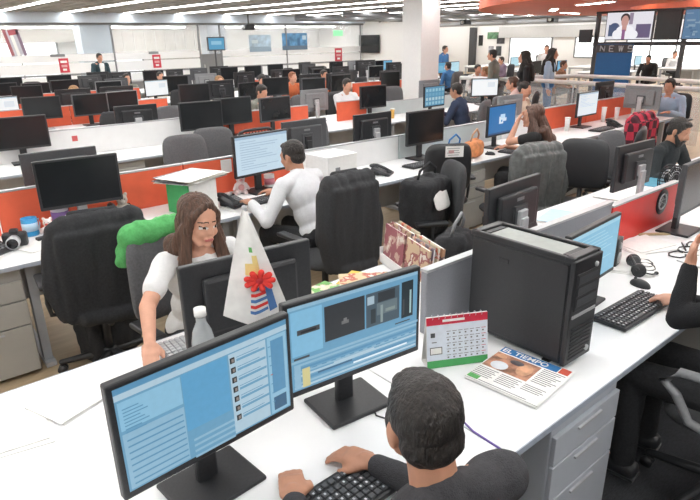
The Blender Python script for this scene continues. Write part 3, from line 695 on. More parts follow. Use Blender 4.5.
def person(name, label, loc, rz, lean=8, yaw=0, pitch=0, hroll=0, hands=(None, None), sit=True, shirt=None, trousers=None, hairm=None, hair='short', skin=None, sleeve=1., female=False,
           vox=.012, s=1., fingers=True, group=None, twist=0, beard=False, poles=None, feet=None, legs=True, jacket=None):
    skin = skin or M['skin']; hairm = hairm or M['hairblack']; shirt = shirt or M['white']; trousers = trousers or M['blackcloth']
    t = thing(name, label, 'person', loc, rz, group)
    if sit: SEATS.append((loc[0], loc[1], rz))
    hz = .555 if sit else .93
    T = Matrix.Translation((0, 0, hz)) @ RX(-lean) @ RZ(twist)
    sw = .17 if female else .195; fk = .9 if female else 1.
    def P(x, y, z): return T @ V(x, y, z)
    S = [P(sw, 0, .43), P(-sw, 0, .43)]; N0 = P(0, -.01, .46)
    HC = P(0, .03, .47)+V(0, .02, .155)
    HR = Matrix.Translation(HC) @ RZ(yaw) @ RX(-pitch) @ RY(hroll)
    HRI = HR.inverted()
    def h(x, y, z): return HR @ V(x, y, z)
    hips = [V(.09, 0, hz-.02), V(-.09, 0, hz-.02)]
    if sit: kn = [V(.13, .42, .53), V(-.13, .42, .53)]; an = [V(.14, .40, .10), V(-.14, .40, .10)]
    else: kn = [V(.10, .03, .49), V(-.10, .02, .49)]; an = [V(.11, .0, .09), V(-.11, -.02, .09)]
    if feet: an = [Vector(feet[0]), Vector(feet[1])]
    arms = []
    for i, sd in enumerate((1, -1)):
        tgt = hands[i]
        tgt = Vector(tgt) if tgt else (V(sd*.16, .30, .62) if sit else V(sd*.27, .06, .82))
        pole = Vector(poles[i]) if poles and poles[i] else V(sd*.55, -.5, -.8)
        E_, H_ = ik(S[i], tgt, .285*fk, .25*fk, pole); arms.append((E_, H_))
    # body: one continuous skin surface
    b = B(); Rt = T.to_3x3().to_4x4()
    b.ell(P(0, 0, .02), (.155, .11, .13), skin, Rt); b.ell(P(0, 0, .17), (.135*fk, .095, .14), skin, Rt); b.ell(P(0, 0, .33), (.16*fk, .105, .17), skin, Rt)
    b.cap(S[0], S[1], .055*fk, .055*fk, skin)
    b.cap(N0-V(0, 0, .03), h(0, -.02, -.045), .058*fk, .052*fk, skin)
    if female: b.ell(P(.075, .085, .32), (.06, .055, .06), skin, Rt); b.ell(P(-.075, .085, .32), (.06, .055, .06), skin, Rt)
    he = HR.to_3x3().to_4x4()
    b.ell(h(0, -.012, .03), (.072, .09, .082), skin, he, 20); b.ell(h(0, .03, -.018), (.0585, .058, .083), skin, he, 20)
    b.ell(h(0, .040, -.074), (.036 if female else .042, .038, .030), skin, he); 
    for sd in (-1, 1):
        b.cap(h(sd*.050, .01, -.045), h(sd*.025, .05, -.083), .022, .020, skin)
        b.ell(h(sd*.033, .060, -.028), (.024, .022, .024), skin, he); b.ell(h(sd*.030, .068, .004), (.016, .014, .012), skin, he)
        b.ell(h(sd*.074, -.008, -.008), (.011, .020, .032), skin, he)
    if female: b.cap(h(-.030, .070, .026), h(.030, .070, .026), .010, .010, skin); b.cap(h(0, .078, .012), h(0, .097, -.022), .008, .0105, skin); b.ell(h(0, .088, -.026), (.015, .012, .009), skin, he)
    else: b.cap(h(-.032, .074, .024), h(.032, .074, .024), .012, .012, skin); b.cap(h(0, .082, .012), h(0, .103, -.026), .009, .013, skin); b.ell(h(0, .092, -.030), (.018, .013, .010), skin, he)
    b.cap(h(-.017, .082, -.058), h(.017, .082, -.058), .009, .009, skin); b.ell(h(0, .078, -.088), (.018, .014, .013), skin, he)
    for i, sd in enumerate((1, -1)):
        E_, H_ = arms[i]
        b.cap(S[i], E_, .050*fk, .040*fk, skin); b.cap(E_, H_, .041*fk, .027*fk, skin)
        dd = (H_-E_).normalized(); flat = V(dd.x, dd.y, dd.z*.4-.10)
        pn = V(0, 0, -1) if abs(dd.z) < .75 else V(-sd, 0, 0) if dd.z < 0 else (HC-H_)
        if dd.z > .6: flat = dd
        if fingers: add_hand(b, H_, flat, pn, -sd, skin, k=fk)
        else: b.ell(H_+flat.normalized()*.06, (.035, .05, .02), skin)
        if legs or True:
            b.cap(hips[i], kn[i], .078, .056, skin); b.cap(kn[i], an[i], .056, .04, skin); b.cap(an[i]-V(0, 0, .045), an[i]+V(0, .10, -.05), .036, .034, skin)
    fine = vox <= .0075
    def cls(c):
        q = HRI @ c
        if fine and q.y > .045:
            for sd in (-1, 1):
                dx = (q.x-sd*.031); 
                if abs(dx) < .016 and abs(q.z-.004+dx*dx*12) < .0052: return 3 if abs(dx) < .0065 else 2
                if abs(dx) < .016 and .0045 < (q.z-.004+dx*dx*12) < .0080: return 4
                if abs(dx) < .020 and abs(q.z-.028+dx*dx*8+dx*sd*.16) < (.0026 if female else .0034): return 4
            if abs(q.x) < .023 and abs(q.z+.058) < .0085-abs(q.x)*.18: return 1
        return 0
    body = remesh(b, 'body', vox, 2, t, classify=cls, mats=[skin, M['lip'], M['eyewhite'], M['iris'], M['brow']])
    # top
    g = .016; b = B(); m = shirt
    b.ell(P(0, 0, .03), (.16+g, .115+g, .12), m, Rt); b.ell(P(0, 0, .17), (.142*fk+g, .10+g, .15), m, Rt); b.ell(P(0, 0, .33), (.165*fk+g, .108+g, .165), m, Rt)
    b.cap(S[0], P(.05, -.01, .42), .062*fk, .062*fk, m); b.cap(S[1], P(-.05, -.01, .42), .062*fk, .062*fk, m)
    for i_, sd_ in enumerate((1, -1)): b.cap(P(sd_*.045, -.03, .475), S[i_]-V(0, 0, .012), .045*fk, .056*fk, m)
    if female: b.cap(P(.09, -.02, .435), P(-.09, -.02, .435), .05, .05, m)
    else: b.cap(P(.06, -.01, .455), P(-.06, -.01, .455), .058, .058, m); b.cap(P(0, -.02, .44), P(0, -.012, .495), .075, .060, m)
    if female: b.ell(P(.075, .09, .32), (.07, .062, .07), m, Rt); b.ell(P(-.075, .09, .32), (.07, .062, .07), m, Rt)
    for i in range(2):
        E_, H_ = arms[i]; wr = H_-(H_-E_).normalized()*.02
        if sleeve >= 1: b.cap(S[i]-V(0, 0, .006), E_, .060*fk, .053*fk, m); b.cap(E_, wr, .054*fk, .038*fk, m)
        else: b.cap(S[i], S[i].lerp(E_, sleeve), .064*fk, .060*fk, m)
    remesh(b, 'shirt' if jacket is None else 'jacket', max(vox, .008), 2, t, disp=folds(.007, 10, .7), mats=[m])
    # trousers and shoes
    b = B(); m = trousers
    b.ell(P(0, 0, .0), (.165+g, .125+g, .12), m, Rt)
    for i in range(2):
        b.cap(hips[i], kn[i], .092, .070, m); b.cap(kn[i], an[i], .070, .055, m)
    remesh(b, 'trousers', max(vox, .011), 2, t, disp=folds(.006, 9), mats=[m])
    for i in range(2):
        b = B(); b.box(an[i]+V(0, .06, -.052), (.092, .27, .075), M['bplastic'], bev=.03, seg=3, smooth=True); b.box(an[i]+V(0, .06, -.083), (.096, .275, .014), M['dgrey'], bev=.005); b.build('shoe', t)
    # hair
    b = B(); m = hairm
    if hair == 'short':
        b.ell(h(0, -.022, .040), (.080, .092, .082), m, he, 20); b.ell(h(0, -.050, -.012), (.071, .052, .062), m, he); b.ell(h(0, .030, .088), (.052, .042, .022), m, he)
        for sd in (-1, 1): b.ell(h(sd*.066, .012, .012), (.014, .020, .034), m, he)
        dv = folds(.0035, 45, 1.)
    elif hair == 'bun':
        b.ell(h(0, -.024, .040), (.082, .094, .082), m, he, 20); b.ell(h(0, -.055, -.01), (.072, .05, .06), m, he); b.ell(h(0, -.12, .05), (.042, .042, .042), m, he); dv = folds(.004, 30)
    else:
        b.ell(h(0, -.036, .046), (.086, .094, .082), m, he, 22); b.ell(h(0, -.058, -.02), (.082, .055, .085), m, he)
        for sd in (-1, 1):
            b.ell(h(sd*.070, -.012, .015), (.022, .054, .062), m, he); b.cap(h(sd*.012, .045, .098), h(sd*.066, .035, .045), .016, .018, m); b.cap(h(sd*.066, .035, .045), h(sd*.077, .02, -.03), .018, .022, m)
            b.cap(h(sd*.078, .0, -.02), P(sd*.115, -.02, .47), .027, .042, m); b.cap(h(sd*.07, .0, .0)+V(0, 0, 0), P(sd*.105, .075, .40), .026, .034, m)
            b.cap(P(sd*.105, .075, .42), P(sd*.10, .115, .27), .034, .020, m); b.cap(P(sd*.08, -.09, .47), P(sd*.07, -.13, .26), .055, .04, m)
        b.cap(h(0, -.07, -.03), P(0, -.12, .32), .072, .06, m); b.cap(P(0, -.12, .36), P(0, -.14, .22), .07, .04, m)
        def dv(p):
            a = math.atan2(p.y-HC.y, p.x-HC.x); return .005*noise.noise(V(a*9, p.z*5, 3.1))+.003*noise.noise(V(a*24, p.z*8, 1))
    hv = max(vox*.8, .0055)
    remesh(b, 'hair', hv, 1, t, disp=dv, mats=[m])
    if beard:
        b = B()
        for sd in (-1, 1): b.cap(h(sd*.058, .01, -.03), h(sd*.032, .062, -.085), .018, .024, m); b.cap(h(sd*.022, .092, -.048), h(0, .096, -.046), .007, .008, m); b.cap(h(sd*.022, .088, -.05), h(sd*.022, .078, -.085), .010, .014, m)
        b.ell(h(0, .062, -.098), (.038, .034, .026), m, he); b.cap(h(-.02, .085, -.082), h(.02, .085, -.082), .013, .013, m)
        remesh(b, 'beard', .007, 1, t, disp=folds(.002, 50), mats=[m])
    return t, HR, T
# --- foreground man (back of the head to the camera)
dsh = fabric('dark_grey_shirt', (.045, .045, .05))
fm, HRf, _ = person('person', 'man with short black hair, dark grey shirt, seen from behind at the editing monitors', (.765, .615, 0), -8, lean=4, yaw=-20, pitch=10, hroll=-4, hands=((.10, .42, .785), (-.16, .42, .785)), shirt=dsh, hairm=M['hairblack'], skin=M['skin2'], vox=.007)
# --- woman in white
wsh = fabric('white_tshirt', (.80, .80, .80), .03)
hb = M['hairbrown']
person('person', 'woman with long brown hair in a white T-shirt, typing behind the black monitor', (1.12, 2.58, 0), 178, lean=13, yaw=10, pitch=12, hroll=-5, hands=((.40, .47, .80), (-.10, .42, .79)), shirt=wsh, hairm=hb, hair='long', female=True, vox=.0058, sleeve=.62, poles=((.9, -.2, -.5), None))
# --- man in white shirt
wsh2 = fabric('white_shirt', (.78, .79, .82), .04)
person('person', 'man in a white shirt bending over the desk toward the document screen', (2.50, 3.36, 0), 14, lean=24, yaw=6, pitch=14, hands=((.10, .50, .80), (-.28, .42, .80)), shirt=wsh2, vox=.009, skin=M['skin2'])
# --- long haired woman
person('person', 'woman with very long brown hair and black top, hand raised to her chin', (5.42, 3.30, 0), 28, lean=14, yaw=14, pitch=4, hands=((.24, .42, .80), (-.06, .30, 1.10)), shirt=fabric('black_top', (.02, .019, .02)), hairm=mat('chestnut_hair', (.10, .05, .035), .5, var=.4, scale=80, bump=.8, stretch=(1, 1, .15)), hair='long', female=True, vox=.009, sleeve=.5, poles=(None, (-.6, .2, -.9)))
# --- bearded man
person('person', 'bearded man in a dark jacket looking down at the desk', (5.66, 2.38, 0), 176, lean=27, yaw=8, pitch=24, hands=((.26, .46, .80), (-.24, .48, .80)), shirt=fabric('dark_jacket', (.025, .03, .033)), vox=.009, beard=True, skin=M['skin2'], jacket=True)
# --- person in black at the right edge
blk_j = fabric('black_jacket', (.012, .012, .014))
person('person', 'person in black with brown hair cut by the right picture edge', (2.54, .50, 0), 4, lean=8, yaw=2, pitch=6, hands=((.20, .36, .80), (-.05, .30, 1.06)), shirt=blk_j, hairm=mat('auburn_hair', (.16, .075, .04), .5, var=.4, scale=80, bump=.8, stretch=(1, 1, .15)), hair='long', female=True, vox=.01, jacket=True, poles=(None, (-.3, .35, -1)))
# --- others
navy = fabric('navy_top', (.03, .045, .09)); lblue = fabric('light_blue_shirt', (.42, .55, .72), .05); pink = fabric('pink_top', (.72, .52, .50), .05); hood = fabric('orange_top', (.62, .16, .06), .08)
khaki = fabric('grey_green_top', (.22, .23, .20)); suit = fabric('dark_suit', (.03, .06, .075)); cream = fabric('cream_top', (.70, .62, .50), .06); bluej = fabric('blue_jacket', (.05, .16, .36)); blk_c = M['blackcloth']
BG = dict(vox=.013)
person('person', 'man in a light blue shirt facing a grey monitor back beyond the checked jacket', (9.98, 3.95, 0), 90, lean=12, yaw=4, pitch=10, shirt=lblue, hands=((.1, .4, .80), (-.16, .38, .80)), **BG)
person('person', 'man in a navy top at the picture mosaic screen', (7.25, 5.86, 0), 20, lean=14, pitch=12, shirt=navy, hands=((.1, .42, .80), (-.16, .40, .80)), skin=M['skin2'], **BG)
person('person', 'person in a pink top next to the white lit monitor', (8.85, 6.0, 0), 30, lean=10, shirt=pink, hairm=M['hairbrown'], **BG)
person('person', 'woman with black hair facing the camera behind the long-haired woman', (7.95, 5.45, 0), 190, lean=12, pitch=16, hair='bun', shirt=cream, hands=((.1, .4, .80), (-.16, .38, .80)), **BG)
person('person', 'man in a white shirt facing the camera behind the square orange divider', (6.75, 8.20, 0), 176, lean=8, pitch=10, shirt=wsh2, hands=((.1, .4, .80), (-.16, .38, .80)), **BG)
person('person', 'person with reddish hair looking over a monitor in the fourth row', (7.45, 10.9, 0), 186, shirt=hood, hairm=mat('red_hair', (.28, .10, .05), .6), **BG)
person('person', 'person in pale pink bending down, left of the reddish-haired person', (6.75, 10.95, 0), 160, shirt=pink, lean=14, pitch=20, **BG)
person('person', 'fair-haired person in cream near the dark fourth-row monitor', (5.75, 10.95, 0), 170, shirt=cream, hairm=M['hairfair'], hair='long', female=True, **BG)
person('person', 'fair long-haired person leaning over behind the fourth-row orange divider', (3.05, 10.95, 0), 150, lean=20, pitch=22, shirt=pink, hairm=M['hairfair'], hair='long', female=True, **BG)
person('person', 'person in grey at the fifth-row desks below the red sign by the standing man', (4.9, 13.75, 0), 180, shirt=khaki, **BG)
person('person', 'person in a checked pale top sitting before the white glass film', (5.7, 13.75, 0), 176, shirt=cream, hair='bun', **BG)
person('person', 'dark-haired person bending between the dark monitors of the fourth row', (5.1, 8.55, 0), 200, lean=18, pitch=20, shirt=khaki, **BG)
person('person', 'person in an orange top near the orange divider by the column', (8.35, 10.95, 0), 185, shirt=hood, skin=M['skin2'], **BG)
person('person', 'person in an orange hooded top between the column and the white lit monitor', (11.4, 8.55, 0), 20, shirt=hood, hairm=M['hairfair'], **BG)
person('person', 'person in a white top sitting beyond the near railing', (12.2, 9.6, 0), 160, shirt=wsh, **BG)
person('person', 'person in a blue top sitting just beyond the column', (12.9, 11.0, 0), 0, shirt=bluej, **BG)
person('person', 'person in brown sitting on the studio side of the railing', (14.9, 8.9, 0), 190, shirt=fabric('brown_top', (.30, .17, .10)), hairm=M['hairbrown'], **BG)
person('person', 'standing man in a dark suit jacket and white shirt in front of the glass partition', (5.62, 17.6, 0), 190, sit=False, shirt=suit, lean=2, pitch=6, jacket=True, **BG)
t = [o for o in C.objects if o.parent is None and 'dark suit jacket' in str(o.get('label', ''))][0]; b = B(); b.pad(.13, .34, .05, M['white'], c=(0, .115, 1.24), taper=-.5); b.build('shirt_front', t)
person('person', 'standing person all in black, back to the camera, at the end of the near railing', (9.98, 6.66, 0), 40, sit=False, shirt=blk_c, hairm=M['hairblack'], hair='long', female=True, lean=1, **BG)
person('person', 'standing person in grey green beyond the railing end', (10.9, 8.05, 0), 20, sit=False, shirt=khaki, lean=4, **BG)
person('person', 'standing person in denim blue next to the person all in black', (11.9, 7.35, 0), 200, sit=False, shirt=lblue, trousers=bluej, lean=1, hair='long', **BG)
person('person', 'standing person in a pale top bending forward in front of the bright window', (17.4, 10.9, 0), 120, sit=False, shirt=wsh, lean=16, **BG)
person('person', 'standing person in a blue jacket right beside the column', (15.2, 13.3, 0), 190, sit=False, shirt=bluej, lean=2, **BG)
person('person', 'seated person in black beneath the studio screens, nearer of two', (19.8, 8.7, 0), 100, shirt=blk_c, **BG)
person('person', 'seated person in dark brown beneath the studio screens, farther of two', (23.6, 7.9, 0), 140, shirt=fabric('dark_brown_top', (.09, .05, .04)), **BG)
person('person', 'distant person in white at the right picture edge under the blue map screen', (24.5, 9.9, 0), 150, shirt=wsh, hairm=M['hairbrown'], **BG)
person('person', 'distant person in purple grey below the bright window beyond the railing', (17.0, 12.2, 0), 60, shirt=fabric('mauve_top', (.22, .16, .22)), **BG)

# chairs of the further rows: one under each seated person, the rest in the free places
for k_, (x, y, rz) in enumerate(SEATS):
    if any(math.hypot(x-a, y-c) < .35 for a, c in CHPOS) or (x < 3.2 and y < 1): continue
    a = math.radians(rz); chair(CG if k_ % 2 else CH, x+.02*math.sin(a), y-.02*math.cos(a), rz, 'office chair under a seated person in the farther part of the room', 'chairs under people further back')
r = random.Random(3)
for k, y0 in {3: 6.4, 4: 9.2, 5: 12.0, 6: 14.8}.items():
    lo, hi = {3: (1.6, 9), 4: (1.4, 9.0), 5: (2.2, 12.5), 6: (3, 14.5)}[k]
    lb = {3: 'dark office chair at the desk row with the long white divider', 4: 'dark office chair at the fourth row of desks', 5: 'dark office chair at the fifth row of desks', 6: 'dark office chair in the last row before the glass partition'}[k]
    x = lo
    while x < hi:
        for (cx, cy, cr) in (((x, y0-.42, r.uniform(-25, 25)),) if k > 3 else ())+(((x+.6, y0+1.88, 180+r.uniform(-25, 25)),) if k > 3 or x > 3 else ()):
            if all(math.hypot(cx-a, cy-c) > .8 for a, c in CHPOS) and math.hypot(cx-9.33, cy-8.62) > .8: chair(CG if r.random() < .5 else CH, cx, cy, cr, lb, 'chairs of desk row %d' % k)
        x += r.uniform(1.35, 1.7)

# ------------------------------------------------------------ clothes hung on chairs
def coat(name, label, cat, m, loc, rz, w=.50, top=1.11, bottom=.42, hem=None, sleeves=True, lopsided=0., vox=.009, amp=.014):
    t = thing(name, label, cat, loc, rz)
    b = B()
    b.box((0, -.27, (top+.74)/2-.02), (w-.03, .15, top-.74), m, bev=.06, seg=3)
    b.box((0, -.345, (top+bottom)/2-.03), (w*.94, .06, top-bottom-.06), m, bev=.025)
    b.cap((-w/2+.06, -.27, top-.070), (w/2-.06, -.27, top-.055-lopsided), .07, .07, m)
    if sleeves:
        for s_ in (-1, 1):
            b.cap((s_*(w/2-.03), -.27, top-.12), (s_*(w/2+.02), -.30, top-.36), .064, .054, m); b.cap((s_*(w/2+.02), -.30, top-.36), (s_*(w/2-.005), -.32, bottom+.05), .054, .042, m)
    b.cap((-w*.3, -.36, bottom+.02), (w*.3, -.36, bottom+.0), .045, .05, m)
    def dv(p): return amp*noise.noise(V(p.x*13, p.y*6, p.z*2.2))+amp*.5*noise.noise(V(p.x*30, p.y*12, p.z*6))
    remesh(b, 'cloth', vox, 3, t, disp=dv, mats=[m]); 
    b = B(); b.cap((-w*.22, -.24, top+.0), (w*.22, -.24, top-.005-lopsided), .026, .026, m); b.cap((-w*.22, -.24, top), (-w*.10, -.18, top-.16), .022, .018, m); b.cap((w*.22, -.24, top-lopsided), (w*.10, -.18, top-.16), .022, .018, m)
    remesh(b, 'collar', .008, 2, t, mats=[m]); return t
coat('coat', 'long black coat draped over the chair at the orange divider', 'coat', M['blackcloth'], (.90, 3.48, 0), -6, w=.50, top=1.08, bottom=.50)
coat('jacket', 'charcoal jacket hanging on the chair of the man in the white shirt', 'jacket', fabric('charcoal_jacket', (.034, .035, .038)), (2.42, 3.20, 0), 2, w=.44, top=1.10, bottom=.44)
coat('leather_jacket', 'grey leather jacket on a chair behind the black monitor near the tower', 'jacket', M['leather'], (4.42, 2.98, 0), -14, w=.50, top=1.08, bottom=.50, amp=.02)
# checked jacket: woven red and black squares
ck = mat('red_check', (.4, .02, .04), .9)
nt = ck.node_tree; bs_ = nt.nodes['Principled BSDF']; chn = nt.nodes.new('ShaderNodeTexChecker'); chn.inputs['Scale'].default_value = 11; tcn = nt.nodes.new('ShaderNodeTexCoord')
chn.inputs['Color1'].default_value = (.45, .03, .06, 1); chn.inputs['Color2'].default_value = (.06, .012, .02, 1)
nt.links.new(tcn.outputs['Object'], chn.inputs['Vector']); nt.links.new(chn.outputs['Color'], bs_.inputs['Base Color'])
coat('checked_jacket', 'red and black checked jacket over a chair back', 'jacket', ck, (6.92, 3.30, 0), 0, w=.54, top=1.08, bottom=.55)
# green hooded top on the woman's chair
gm = fabric('green_fleece', (.10, .42, .13), .12)
t = thing('hooded_top', 'green fleece top bunched over the grey chair behind the woman in white', 'clothing', (1.12, 2.56, 0), 187)
b = B(); b.cap((-.10, -.285, 1.035), (.17, -.285, 1.03), .055, .062, gm); b.cap((.16, -.30, 1.02), (.20, -.33, .90), .055, .04, gm); b.cap((.02, -.34, 1.02), (.10, -.35, .95), .055, .05, gm); b.cap((.10, -.34, 1.0), (.18, -.33, .95), .05, .05, gm)
remesh(b, 'cloth', .009, 3, t, disp=folds(.014, 14), mats=[gm])

# ------------------------------------------------------------ computer tower
t = thing('computer_tower', 'tall black desktop computer case standing on the near desk', 'computer', (1.945, 1.20, ZD), -1)
W_, D_, H_ = .19, .47, .44
b = B(); b.box((0, 0, H_/2+.008), (W_-.01, D_-.02, H_-.016), M['bsatin'], bev=.006)
for x in (-.07, .07):
    for y in (-.16, .16): b.box((x, y, .004), (.03, .03, .008), M['bplastic'])
b.build('case', t)
b = B(); b.box((-W_/2+.002, 0, H_/2+.01), (.008, D_-.03, H_-.05), M['bsatin'], bev=.003); b.box((-W_/2-.003, .06, H_-.075), (.004, .05, .02), M['bplastic'], bev=.002)
b.build('side_panel', t)
b = B(); tp = mat('pale_top_plate', (.30, .32, .30), .45)
for c, s_ in (((-W_/2+.012, 0, H_+.004), (.02, D_, .022)), ((W_/2-.012, 0, H_+.004), (.02, D_, .022)), ((0, -D_/2+.02, H_+.004), (W_, .035, .022)), ((0, D_/2-.02, H_+.004), (W_, .035, .022))): b.box(c, s_, M['bsatin'], bev=.004)
b.build('top_rim', t)
b = B(); b.box((0, 0, H_+.0), (W_-.06, D_-.14, .012), tp, bev=.003); b.box((0, -D_/2+.055, H_+.002), (W_-.08, .025, .012), M['bplastic']); b.box((0, D_/2-.055, H_+.002), (W_-.08, .025, .012), M['bplastic']); b.build('top_plate', t)
b = B(); b.box((0, -D_/2+.0, H_/2+.01), (W_, .02, H_-.01), M['bsatin'], bev=.005)
b.box((0, -D_/2-.011, H_*.72), (W_-.04, .006, .15), M['bplastic'], bev=.003)
for k in range(3): b.box((0, -D_/2-.014, H_*.72+.05-.045*k), (W_-.05, .005, .036), M['dgrey'], bev=.003)
b.box((0, -D_/2-.011, H_*.50), (W_-.03, .006, .012), M['silver'])
for k in range(9): b.box((0, -D_/2-.011, .04+.016*k), (W_-.05, .006, .006), M['bplastic'])
b.build('front_panel', t)
b = B(); b.cone((.055, -D_/2-.008, .05), (.055, -D_/2-.016, .05), .012, .012, M['silver'], 16); b.build('badge', t)
b = B(); b.cone((.05, -D_/2-.008, H_-.035), (.05, -D_/2-.016, H_-.035), .01, .01, M['silver'], 16); b.build('power_button', t)

# ------------------------------------------------------------ keyboards, mice, phones
def make_keyboard(m=M['bplastic'], km=M['dgrey']):
    t = thing('keyboard', '', 'keyboard')
    b = B(); b.box((0, 0, .011), (.45, .165, .018), m, bev=.006); b.build('case', t)
    b = B()
    for r_ in range(6):
        for k in range(19):
            if r_ == 0 and 4 <= k <= 8: continue
            b.box((-.207+k*.023, -.062+r_*.0225+(.006 if r_ == 5 else 0), .0235), (.019, .018, .009), km, bev=.002, seg=1)
        if r_ == 0: b.box((-.207+6*.023, -.062, .0235), (.111, .018, .009), km, bev=.002, seg=1)
    for q in range(60):
        r_ = q % 6; k = (q*7) % 19; b.box((-.207+k*.023, -.062+r_*.0225, .0283), (.006, .007, .0006), M['silver'])
    b.build('keys', t); return t
KB = Pool(make_keyboard()); KG = Pool(make_keyboard(M['mgrey'], M['silver']))
def kb(pool, x, y, rz, label): return place(pool.get(), (x, y, ZD), rz, label)
kb(KB, .73, 1.0, 2, 'black keyboard under the hands of the man at the editing monitors')
kb(KB, 2.54, 1.02, -1, 'black keyboard beside the computer tower')
kb(KG, .96, 2.08, 176, 'grey keyboard of the woman in the white T-shirt')
kb(KB, 2.40, 3.88, 4, 'black keyboard under the document screen')
kb(KB, 4.25, 3.93, 0, 'black keyboard before the switched-off monitor and the paper chair')
kb(KB, 5.55, 3.76, 5, 'black keyboard of the long-haired woman')
kb(KB, 7.60, 3.82, 3, 'black keyboard at the monitor by the orange divider')
kb(KB, 7.2, 6.55, 0, 'black keyboard of the navy man')
def make_mouse():
    t = thing('computer_mouse', '', 'mouse')
    b = B(); b.ell((0, 0, .006), (.032, .055, .03), M['bplastic'], n=20); bmesh.ops.bisect_plane(b.bm, geom=b.bm.verts[:]+b.bm.edges[:]+b.bm.faces[:], plane_co=(0, 0, 0.001), plane_no=(0, 0, -1), clear_outer=True); b.build('shell', t)
    b = B(); b.cone((-.004, .03, .033), (.004, .03, .033), .007, .007, M['dgrey'], 12); b.build('wheel', t); return t
MS = Pool(make_mouse())
for x, y, rz, lb in [(2.86, 1.13, -10, 'black mouse past the keyboard beside the computer tower'), (1.12, .96, 0, 'black mouse next to the keyboard at the editing monitors'), (4.62, 3.9, 0, 'black mouse between the keyboard and the chair with the paper'), (5.90, 3.80, 10, 'black mouse of the long-haired woman'), (2.80, 3.9, 0, 'black mouse hidden by the arm of the man in the white shirt'), (5.16, 3.80, 30, 'dark mouse by the orange bag')]:
    place(MS.get(), (x, y, ZD), rz, lb)
def make_phone():
    t = thing('desk_phone', '', 'telephone')
    b = B(); R_ = RX(18); b.box((0, 0, .032), (.17, .19, .03), M['bplastic'], R_, bev=.01); b.box((0, .05, .02), (.14, .06, .038), M['bplastic'], bev=.008); b.build('case', t)
    b = B()
    for i in range(3):
        for j in range(5): b.box((.0+i*.026, -.06+j*.022, .031+j*.007), (.018, .013, .008), M['mgrey'], R_, bev=.002, seg=1)
    b.build('buttons', t)
    b = B(); b.box((.03, .062, .073), (.09, .04, .004), M['screenoff'], R_); b.build('display', t)
    b = B(); b.tube([(-.062, -.085, .052), (-.062, -.04, .075), (-.062, .03, .098), (-.062, .075, .098)], .014, M['bplastic']); b.ell((-.062, -.085, .045), (.025, .028, .018), M['bplastic']); b.ell((-.062, .08, .09), (.025, .028, .018), M['bplastic']); b.build('handset', t)
    return t
PH = Pool(make_phone())
for x, y, rz, lb in [(2.10, 3.93, 20, 'black desk telephone between the document screen and the woman in white'), (.46, 4.0, 30, 'dark telephone cut by the left edge on the white desk'), (8.0, 3.85, 0, 'black telephone next to the monitor by the orange divider'), (3.68, 3.92, 30, 'dark telephone beside the white box'), (1.35, 4.2, 0, 'black telephone against the orange divider behind the black coat')]:
    place(PH.get(), (x, y, ZD), rz, lb)
# headset
t = thing('headset', 'black headphones lying on the papers near the red divider', 'headphones', (3.06, 1.20, ZD), 35)
b = B(); b.tube([V(.085*math.cos(a), .05+.02*math.sin(a), .03+.085*math.sin(a)*.35+.01) for a in [PI*k/14 for k in range(15)]], .009, M['bplastic'], 8); b.build('headband', t)
for s_ in (-1, 1): b = B(); b.cone((s_*.085, .045, .035), (s_*.060, .045, .035), .036, .036, M['bplastic'], 20); b.cone((s_*.060, .045, .035), (s_*.048, .045, .035), .034, .028, M['dgrey'], 20); b.build('ear_cup', t)
b = B(); b.tube([(-.085, .03, .03), (-.08, -.02, .02), (-.04, -.05, .012)], .004, M['bplastic']); b.ell((-.035, -.052, .013), (.011, .011, .009), M['bplastic']); b.build('microphone', t)
b = B(); b.tube([V(.02+.05*math.cos(k*.7)+.006*k, -.03+.035*math.sin(k*.7), .008+.002*(k % 3)) for k in range(20)], .0035, M['bplastic'], 6); b.build('cable', t)

# ------------------------------------------------------------ newspaper, calendar, pennant, bottle ...
def text(s, size, m, parent, loc, rot, sx=1., name='lettering', bold=.0):
    c = bpy.data.curves.new(name, 'FONT'); c.body = s; c.size = size; c.extrude = .0004; c.offset = bold; c.resolution_u = 3; c.materials.append(m)
    o = bpy.data.objects.new(name, c); C.objects.link(o)
    dg = bpy.context.evaluated_depsgraph_get(); dg.update(); me = bpy.data.meshes.new_from_object(o.evaluated_get(dg)); bpy.data.objects.remove(o)
    o = bpy.data.objects.new(name, me); C.objects.link(o); o.parent = parent; o.location = loc; o.rotation_euler = rot; o.scale = (sx, 1, 1); return o
mblue = mat('masthead_blue', (.03, .17, .42), .7); ink = mat('print_ink', (.16, .16, .17), .8); redp = mat('print_red', (.62, .10, .06), .7); grp = mat('print_green', (.12, .42, .12), .7)
t = thing('newspaper', 'folded newspaper with blue masthead lying before the computer tower', 'newspaper', (1.69, 1.045, ZD), -84)
# local x = reading direction, y = up the page
b = B()
for k in range(6): b.box((.003*math.sin(k*2), .002*math.cos(k*3), .001+.0024*k), (.292-.003*(k % 2), .30-.004*(k % 3), .0018), M['paper'], bev=.0006, seg=1)
b.build('pages', t)
b = B(); z = .0144
def pr(x0, y0, x1, y1, m, dz=0): b.box(((x0+x1)/2, (y0+y1)/2, z+dz), (x1-x0, y1-y0, .0004), m)
pr(-.14, .098, .100, .142, mblue); pr(.104, .10, .142, .142, redp)
photo = mat('photo_print', (.40, .20, .13), .7, var=.7, scale=22); photo2 = mat('photo_white', (.72, .76, .80), .7); photo3 = mat('photo_dark', (.10, .09, .10), .7, var=.5, scale=40); skinp = mat('photo_skin', (.60, .33, .20), .7, var=.3, scale=30)
pr(-.14, -.035, .045, .09, photo)
b.ell((-.085, .0, z), (.036, .032, .001), photo2); b.ell((.005, .03, z), (.030, .045, .0012), skinp); b.ell((-.04, .058, z), (.03, .018, .0014), photo3); b.ell((-.11, .065, z), (.022, .014, .0014), skinp)
